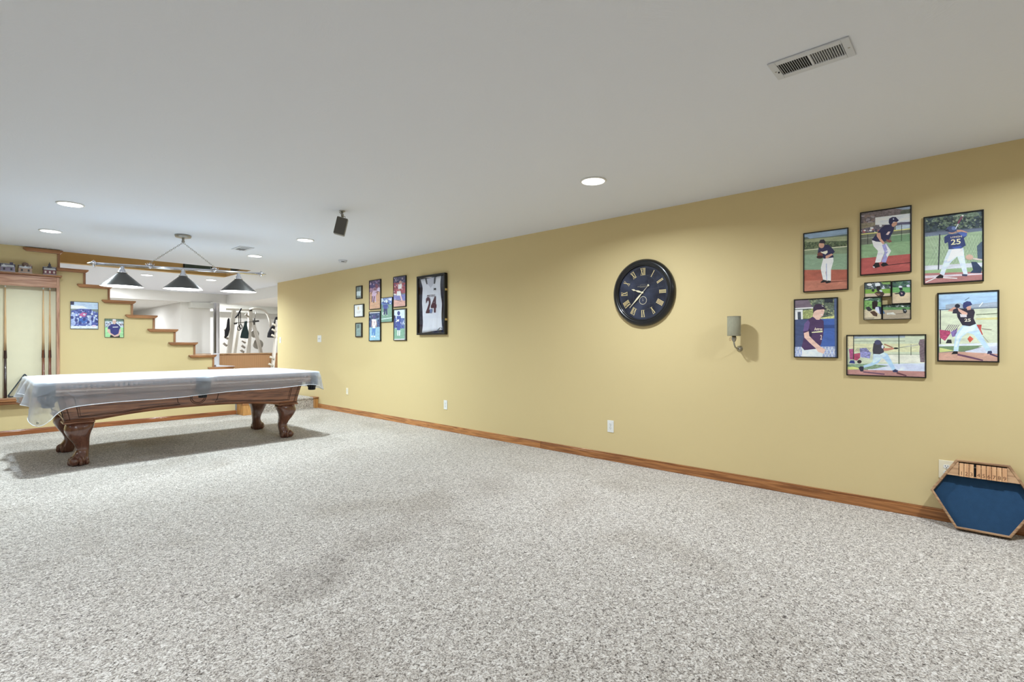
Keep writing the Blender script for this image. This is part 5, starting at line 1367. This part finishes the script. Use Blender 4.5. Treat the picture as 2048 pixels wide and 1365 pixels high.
# ball triangle leaning in the rack
t = thing('ball_triangle', 'black billiard ball triangle standing in the bottom of the cue rack', 'ball rack', (.53, RY+.03, .492))
bm = bmesh.new()
A_, B_, C_ = Vector((-.17, 0, .0)), Vector((.17, 0, .0)), Vector((0, .03, .30))
def tri(k, y0, y1):
    out = []
    for P0, P1, P2 in ((C_, A_, B_), (A_, B_, C_), (B_, C_, A_)):
        a = P0+(P1-P0).normalized()*.03; b = P0+(P2-P0).normalized()*.03
        for i in range(5):
            s = i/4; q = b*(1-s)**2+P0*2*s*(1-s)+a*s*s
            out.append(q)
    return out
pts = tri(0, 0, 0)
outer = [p_ for p_ in [*tri(0, 0, 0)]]
cen = (A_+B_+C_)/3
n = len(outer)
V = []
for p_ in outer:
    inn = cen+(p_-cen)*.89
    V.append([bm.verts.new(q+Vector((0, dy, .008))) for q, dy in ((p_, -.022), (p_, .022), (inn, .022), (inn, -.022))])
for i in range(n):
    a, b = V[i], V[(i+1)%n]
    for j in range(4): bm.faces.new((a[j], b[j], b[(j+1)%4], a[(j+1)%4]))
bmesh.ops.transform(bm, matrix=Matrix.Rotation(R(0), 4, 'X'), verts=bm.verts[:])
obj('triangle_frame', bm, mat('blue_black_plastic', (38, 48, 60), .35), t)
# porcelain houses on top of the rack
def cottage(x, label, wd, body, roof, kind):
    z = 2.0845; t = thing('porcelain_house', label, 'miniature house', (x, RY+.03, z), group=None)
    h = wd/2; M1 = mat('house_%d_%d_%d' % body, body, .4, noise=.25, scale=60); MR = mat('roof_%d_%d_%d' % roof, roof, .5, noise=.4, scale=50); SN = mat('snow', (214, 216, 222), .6)
    bm = bmesh.new(); box(bm, -h-.006, h+.006, -.04, .04, 0, .008); obj('snowy_base', bm, SN, t, bevel=.003)
    bm = bmesh.new(); box(bm, -h, h, -.03, .03, .008, .066); obj('wall_block', bm, M1, t)
    bm = bmesh.new()
    prism(bm, [(-.038, .064), (0, .104), (.038, .064)], -h-.004, h+.004, 0); rf = obj('roof', bm, MR, t)
    bm = bmesh.new(); prism(bm, [(-.040, .063), (-.020, .088), (-.018, .090), (-.038, .067)], -h*.9, h*.9, 0); tube(bm, [(-h, 0, .104), (h, 0, .104)], .004, 6); obj('roof_snow', bm, SN, rf)
    bm = bmesh.new(); nwin = 3 if kind == 2 else 2
    for k in range(nwin):
        xx = -h+wd*(k+.5)/nwin
        box(bm, xx-.009, xx+.009, -.0325, -.0302, .022, .05)
    obj('window_set', bm, mat('house_window_pale', (220, 206, 196), .5) if kind == 2 else mat('house_window_dark', (30, 26, 30), .4), t)
    if kind == 0:
        bm = bmesh.new(); box(bm, .02, .05, -.01, .015, .09, .125); obj('chimney', bm, MR, t)
        bm = bmesh.new(); prism(bm, [(-h+.0, .06), (-h+.03, .098), (-h+.06, .06)], -.036, -.01, 1); obj('gable', bm, SN, t)
    if kind == 1:
        bm = bmesh.new(); lathe(bm, [(.03, .085), (.03, .115), (.034, .118), (.022, .135), (.0001, .142)], n=16); obj('dome', bm, MR, t)
        bm = bmesh.new(); box(bm, .04, .058, -.01, .01, .08, .118); obj('chimney', bm, M1, t)
        bm = bmesh.new(); prism(bm, [(-.035, .06), (-.0, .095), (.035, .06)], -.038, -.01, 1); obj('gable', bm, SN, t)
    if kind == 2:
        bm = bmesh.new(); lathe(bm, [(.022, .09), (.022, .108), (.026, .11), (.014, .118), (.012, .135), (.016, .137), (.006, .150), (.0015, .172)], n=12, smooth=False); obj('cupola', bm, MR, t)
cottage(.372, 'miniature snowy house with chimney, leftmost on the cue rack', .13, (140, 128, 150), (84, 78, 104), 0)
cottage(.532, 'miniature snowy stone house with domed top, middle on cue rack', .125, (172, 140, 120), (120, 98, 88), 1)
cottage(.765, 'miniature snowy red house with cupola, rightmost on cue rack', .125, (118, 58, 66), (84, 84, 96), 2)
# white papers left on the lowest cap
t = thing('folded_paper', 'folded white paper lying on the lowest stair wall cap', 'paper', (2.89, SY+.05, .801))
bm = bmesh.new(); hexa(bm, [(-.12, -.07, 0), (.17, -.06, 0), (.17, .06, 0), (-.12, .07, 0), (-.12, -.07, .03), (.165, -.06, .003), (.165, .06, .003), (-.12, .07, .03)]); obj('sheet_stack', bm, mat('paper_white', (230, 230, 240), .6), t)

# ------------------------------------------------------------------ shut-the-box tray leaning on the right wall
S_ = .25; HH = S_*math.sqrt(3)
tray = thing('dice_tray', 'hexagonal wooden number game tray with blue felt leaning on wall', 'game tray', (4.262, -.018, .012))
lean = math.atan2(.126, .412)
# local: X = picture right, Y = up the tray, Z = out toward the room
Xv = Vector((0, -1, 0)); Yv = Vector((math.sin(lean), 0, math.cos(lean))); Zv = Xv.cross(Yv)
tray.rotation_euler = Matrix((Xv, Yv, Zv)).transposed().to_euler()
tray.location = Vector((4.286, -.018, .000))
TD = .058
def hexpts(r, cy=HH/2): return [(r*math.cos(R(60*k)), cy+r*math.sin(R(60*k))) for k in range(6)]
bm = bmesh.new()
o_, i_ = hexpts(S_), hexpts(S_-.016)
Vs = [[bm.verts.new((*p_, z)) for p_, z in ((o_[k], 0), (o_[k], TD-.004), ((o_[k][0]*.985, HH/2+(o_[k][1]-HH/2)*.985), TD), (i_[k], TD-.001), (i_[k], 0))] for k in range(6)]
for k in range(6):
    a, b = Vs[k], Vs[(k+1)%6]
    for j in range(5): bm.faces.new((a[j], b[j], b[(j+1)%5], a[(j+1)%5]))
obj('rim', bm, wood('tray_oak', (140, 104, 74), (188, 150, 112), 0, scale=1.5), tray, bevel=.002)
bm = bmesh.new(); f0 = [bm.verts.new((*p_, .004)) for p_ in hexpts(S_-.010)]; f1 = [bm.verts.new((*p_, .010)) for p_ in hexpts(S_-.010)]
bm.faces.new(f0[::-1]); bm.faces.new(f1)
for k in range(6): bm.faces.new((f0[k], f0[(k+1)%6], f1[(k+1)%6], f1[k]))
obj('felt_bed', bm, mat('blue_felt', (34, 70, 104), .95, noise=.2, scale=30, bump=.4, bscale=500), tray)
yd = .334; xd = S_-.013-(yd-HH/2)/math.sqrt(3)-.001; xt = S_/2-.008
bm = bmesh.new(); prism(bm, [(-xd, yd), (-.112, yd), (-.112, HH-.016), (-xt, HH-.016)], .046, .053, 2); prism(bm, [(.112, yd), (xd, yd), (xt, HH-.016), (.112, HH-.016)], .046, .053, 2)
box(bm, -xd, xd, yd-.006, yd, .040, .053)
obj('deck', bm, wood('tray_deck', (170, 130, 94), (214, 174, 134), 0), tray)
bm = bmesh.new(); box(bm, -.112, .112, yd+.002, HH-.018, .040, .042); obj('tile_well', bm, M_DARK, tray)
bm = bmesh.new(); tube(bm, [(-.114, HH-.04, .051), (.114, HH-.04, .051)], .0022, 8); obj('hinge_rod', bm, M_STEEL, tray)
tw = .0213; x = -.1085
for k in range(9):
    if k == 3: x += .0095
    bm = bmesh.new(); box(bm, x, x+tw, yd-.008, HH-.022, .0535, .0595)
    tl = obj('number_tile', bm, wood('tile_oak', (196, 142, 100), (226, 178, 132), 1), tray, bevel=.0012)
    bm = bmesh.new(); glyphs(str(k+1), bm, Matrix.Translation((x+tw/2, yd+.0115, .0599)), 0, .032); obj('digit', bm, mat('burnt_digit', (110, 72, 46), .8), tl)
    x += tw+.0023

# ------------------------------------------------------------------ gym equipment beyond the stairs; rear set is a mirror image built solid
GY = 15.4
def g(px, py, y=GY): return at(px, py, 1, y)
def GP(bm, pts, wpx, y=GY, n=8, mi=0, flat_=1.0):
    sc = (g(500, 650, y)-g(501, 650, y)).length
    tube(bm, [g(a, b, y) for a, b in pts], wpx*sc/2, n, mi)
base = g(495, 700); gz = .195
pr_ = thing('power_rack', 'white weight machine frame, a mirror image built solid beyond the stairs', 'weight machine', (base.x, GY, gz))
def gadd(name, bm, m, root=pr_):
    bmesh.ops.translate(bm, verts=bm.verts[:], vec=-root.location); return obj(name, bm, m, root)
def foot(px, py, px2, py2, wpx, y=GY):
    """a leaning post carried down along its own line to the floor"""
    a, b = g(px, py, y), g(px2, py2, y); t_ = (gz-a.z)/(b.z-a.z); e = a+(b-a)*t_
    sc = (g(500, 650, y)-g(501, 650, y)).length
    bm = bmesh.new(); d = (e-a); hw = wpx*sc/2
    hexa(bm, [(e.x-hw, y-.05, e.z), (e.x+hw, y-.05, e.z), (e.x+hw, y+.05, e.z), (e.x-hw, y+.05, e.z), (a.x-hw*.8, y-.05, a.z), (a.x+hw*.8, y-.05, a.z), (a.x+hw*.8, y+.05, a.z), (a.x-hw*.8, y+.05, a.z)])
    return bm
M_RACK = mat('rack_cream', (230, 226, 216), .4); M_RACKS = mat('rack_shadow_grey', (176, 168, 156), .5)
gadd('upright', foot(468, 622, 458, 706, 8), M_RACK); gadd('upright', foot(501, 620, 496.5, 706, 7.5), M_RACK); gadd('upright', foot(477, 646, 469, 706, 6, GY+.25), M_RACK)
gadd('brace', foot(505, 640, 522, 706, 6, GY-.1), M_RACK)
bm = bmesh.new(); a, b = g(453, 617), g(503, 623); box(bm, a.x, b.x, GY-.05, GY+.05, b.z, a.z); gadd('top_beam', bm, M_RACK)
bm = bmesh.new(); GP(bm, [(500, 619), (508, 618), (520, 618.5), (529, 622), (535, 629), (539, 640), (542, 655)], 5); gadd('curved_arm', bm, M_RACK)
bm = bmesh.new()
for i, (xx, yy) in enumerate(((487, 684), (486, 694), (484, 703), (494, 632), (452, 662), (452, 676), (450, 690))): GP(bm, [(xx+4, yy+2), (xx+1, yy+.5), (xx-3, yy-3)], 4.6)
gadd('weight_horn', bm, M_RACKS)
bm = bmesh.new(); GP(bm, [(469, 646.8), (505, 643.5), (518, 642.3)], 1.8, GY-.3); gadd('bar', bm, M_STEEL)
bm = bmesh.new(); GP(bm, [(468, 647.5), (474, 647)], 4, GY-.3); GP(bm, [(505, 643.7), (517.5, 642.4)], 4, GY-.3); GP(bm, [(509, 637), (508.5, 650)], 3.4, GY-.3); gadd('bar_hook', bm, mat('iron_grey', (88, 88, 86), .5))
bm = bmesh.new(); GP(bm, [(512, 623), (510, 638)], 1, GY-.3); gadd('cable', bm, M_STEEL)
sc1 = (g(500, 650)-g(501, 650)).length
for i, (px, py, r_) in enumerate(((510, 668, 8.5), (516.5, 689, 10.5))):
    c = g(px, py, GY+.1)
    t = thing('weight_plate', ['upper pale weight plate on the white machine', 'lower pale weight plate on the white machine'][i], 'weight plate', (c.x, GY+.12, c.z))
    rr = r_*sc1
    bm = bmesh.new(); lathe(bm, [(.03, -.02), (rr*.35, -.02), (rr*.4, -.008), (rr*.8, -.008), (rr*.85, -.022), (rr, -.02), (rr, .02), (.03, .02), (.03, -.02)], n=32, ax=1)
    obj('disc', bm, mat('plate_grey', (190, 186, 178), .5), t)
def bag(name, pts, m, lab, y, cat, th=.05):
    P3 = [g(a, b, y) for a, b in pts]; c = sum(P3, Vector())/len(P3)
    t = thing(name, lab, cat, (c.x, y, min(q.z for q in P3)))
    bm = bmesh.new(); prism(bm, [(q.x-t.location.x, q.z-t.location.z) for q in P3], -th/2, th/2, 1)
    obj('fabric', bm, m, t, bevel=th*.3, seg=3); return t
bag('hanging_bag', [(489.5, 642), (494, 642.5), (493.5, 650), (497, 667), (496, 678), (488, 677), (480.5, 676.5), (484, 662), (488.5, 650)], mat('dark_green_cloth', (30, 56, 58), .7, noise=.3, scale=12, bump=.4, bscale=20), 'dark green cloth bag hanging from the barbell', GY-.42, 'bag', .09)
bag('hanging_strap', [(457, 636), (459, 638), (459.5, 660), (456, 672), (449.5, 678), (449.5, 662), (453, 655), (455, 640)], mat('black_cloth', (26, 27, 36), .7), 'black strap bundle at the left end of the machine', GY-.42, 'strap', .06)
bag('ab_strap', [(481, 617), (484, 617), (478, 630), (471, 637), (469.5, 636), (475.5, 628)], mat('black_cloth', (26, 27, 36), .7), 'black webbing strap slung over the machine top beam', GY-.42, 'strap', .05)
t = thing('pull_handle', 'pair of black pull handles hanging below the machine beam', 'handle', g(480, 640, GY-.62))
bm = bmesh.new(); o = t.location
sc2 = (g(500, 650, GY-.42)-g(501, 650, GY-.42)).length
for cx, cy in ((478, 657), (481.5, 654)):
    q = g(cx, cy, GY-.62)-o; tube(bm, [q+Vector((2.6*sc2*math.cos(a), 0, 4.5*sc2*math.sin(a))) for a in [2*PI*k/16 for k in range(17)]], .012, 6)
    tube(bm, [q+Vector((0, 0, 4.5*sc2)), g(cx-.5, 625, GY-.62)-o], .010, 6)
obj('strap_loop', bm, M_BLACK, t)
# nearer leaning upright with pale horns at the end of the right wall
RP = 13.9
t2 = thing('plate_tree', 'leaning white post with pale horns beside the end of yellow wall', 'weight storage post', (g(546, 700, RP).x, RP, gz))
gadd('post', foot(555, 640, 545.5, 733, 5, RP), M_RACK, t2)
bm = bmesh.new()
for xx, yy in ((548, 661), (547, 672), (544, 716), (541.5, 730), (549, 650)):
    GP(bm, [(xx+4, yy+3), (xx, yy), (xx-4, yy-2)], 4.4, RP-.05)
gadd('horn', bm, mat('horn_cream', (214, 208, 190), .5), t2)
bag('hanging_bag', [(551, 634), (556, 634), (556, 678), (547, 676), (534.5, 675.5), (536, 666), (541, 655), (546.5, 650), (549, 640)], mat('black_cloth', (26, 27, 36), .7), 'black cloth bag hanging beside the leaning white post', RP+.2, 'bag', .08)
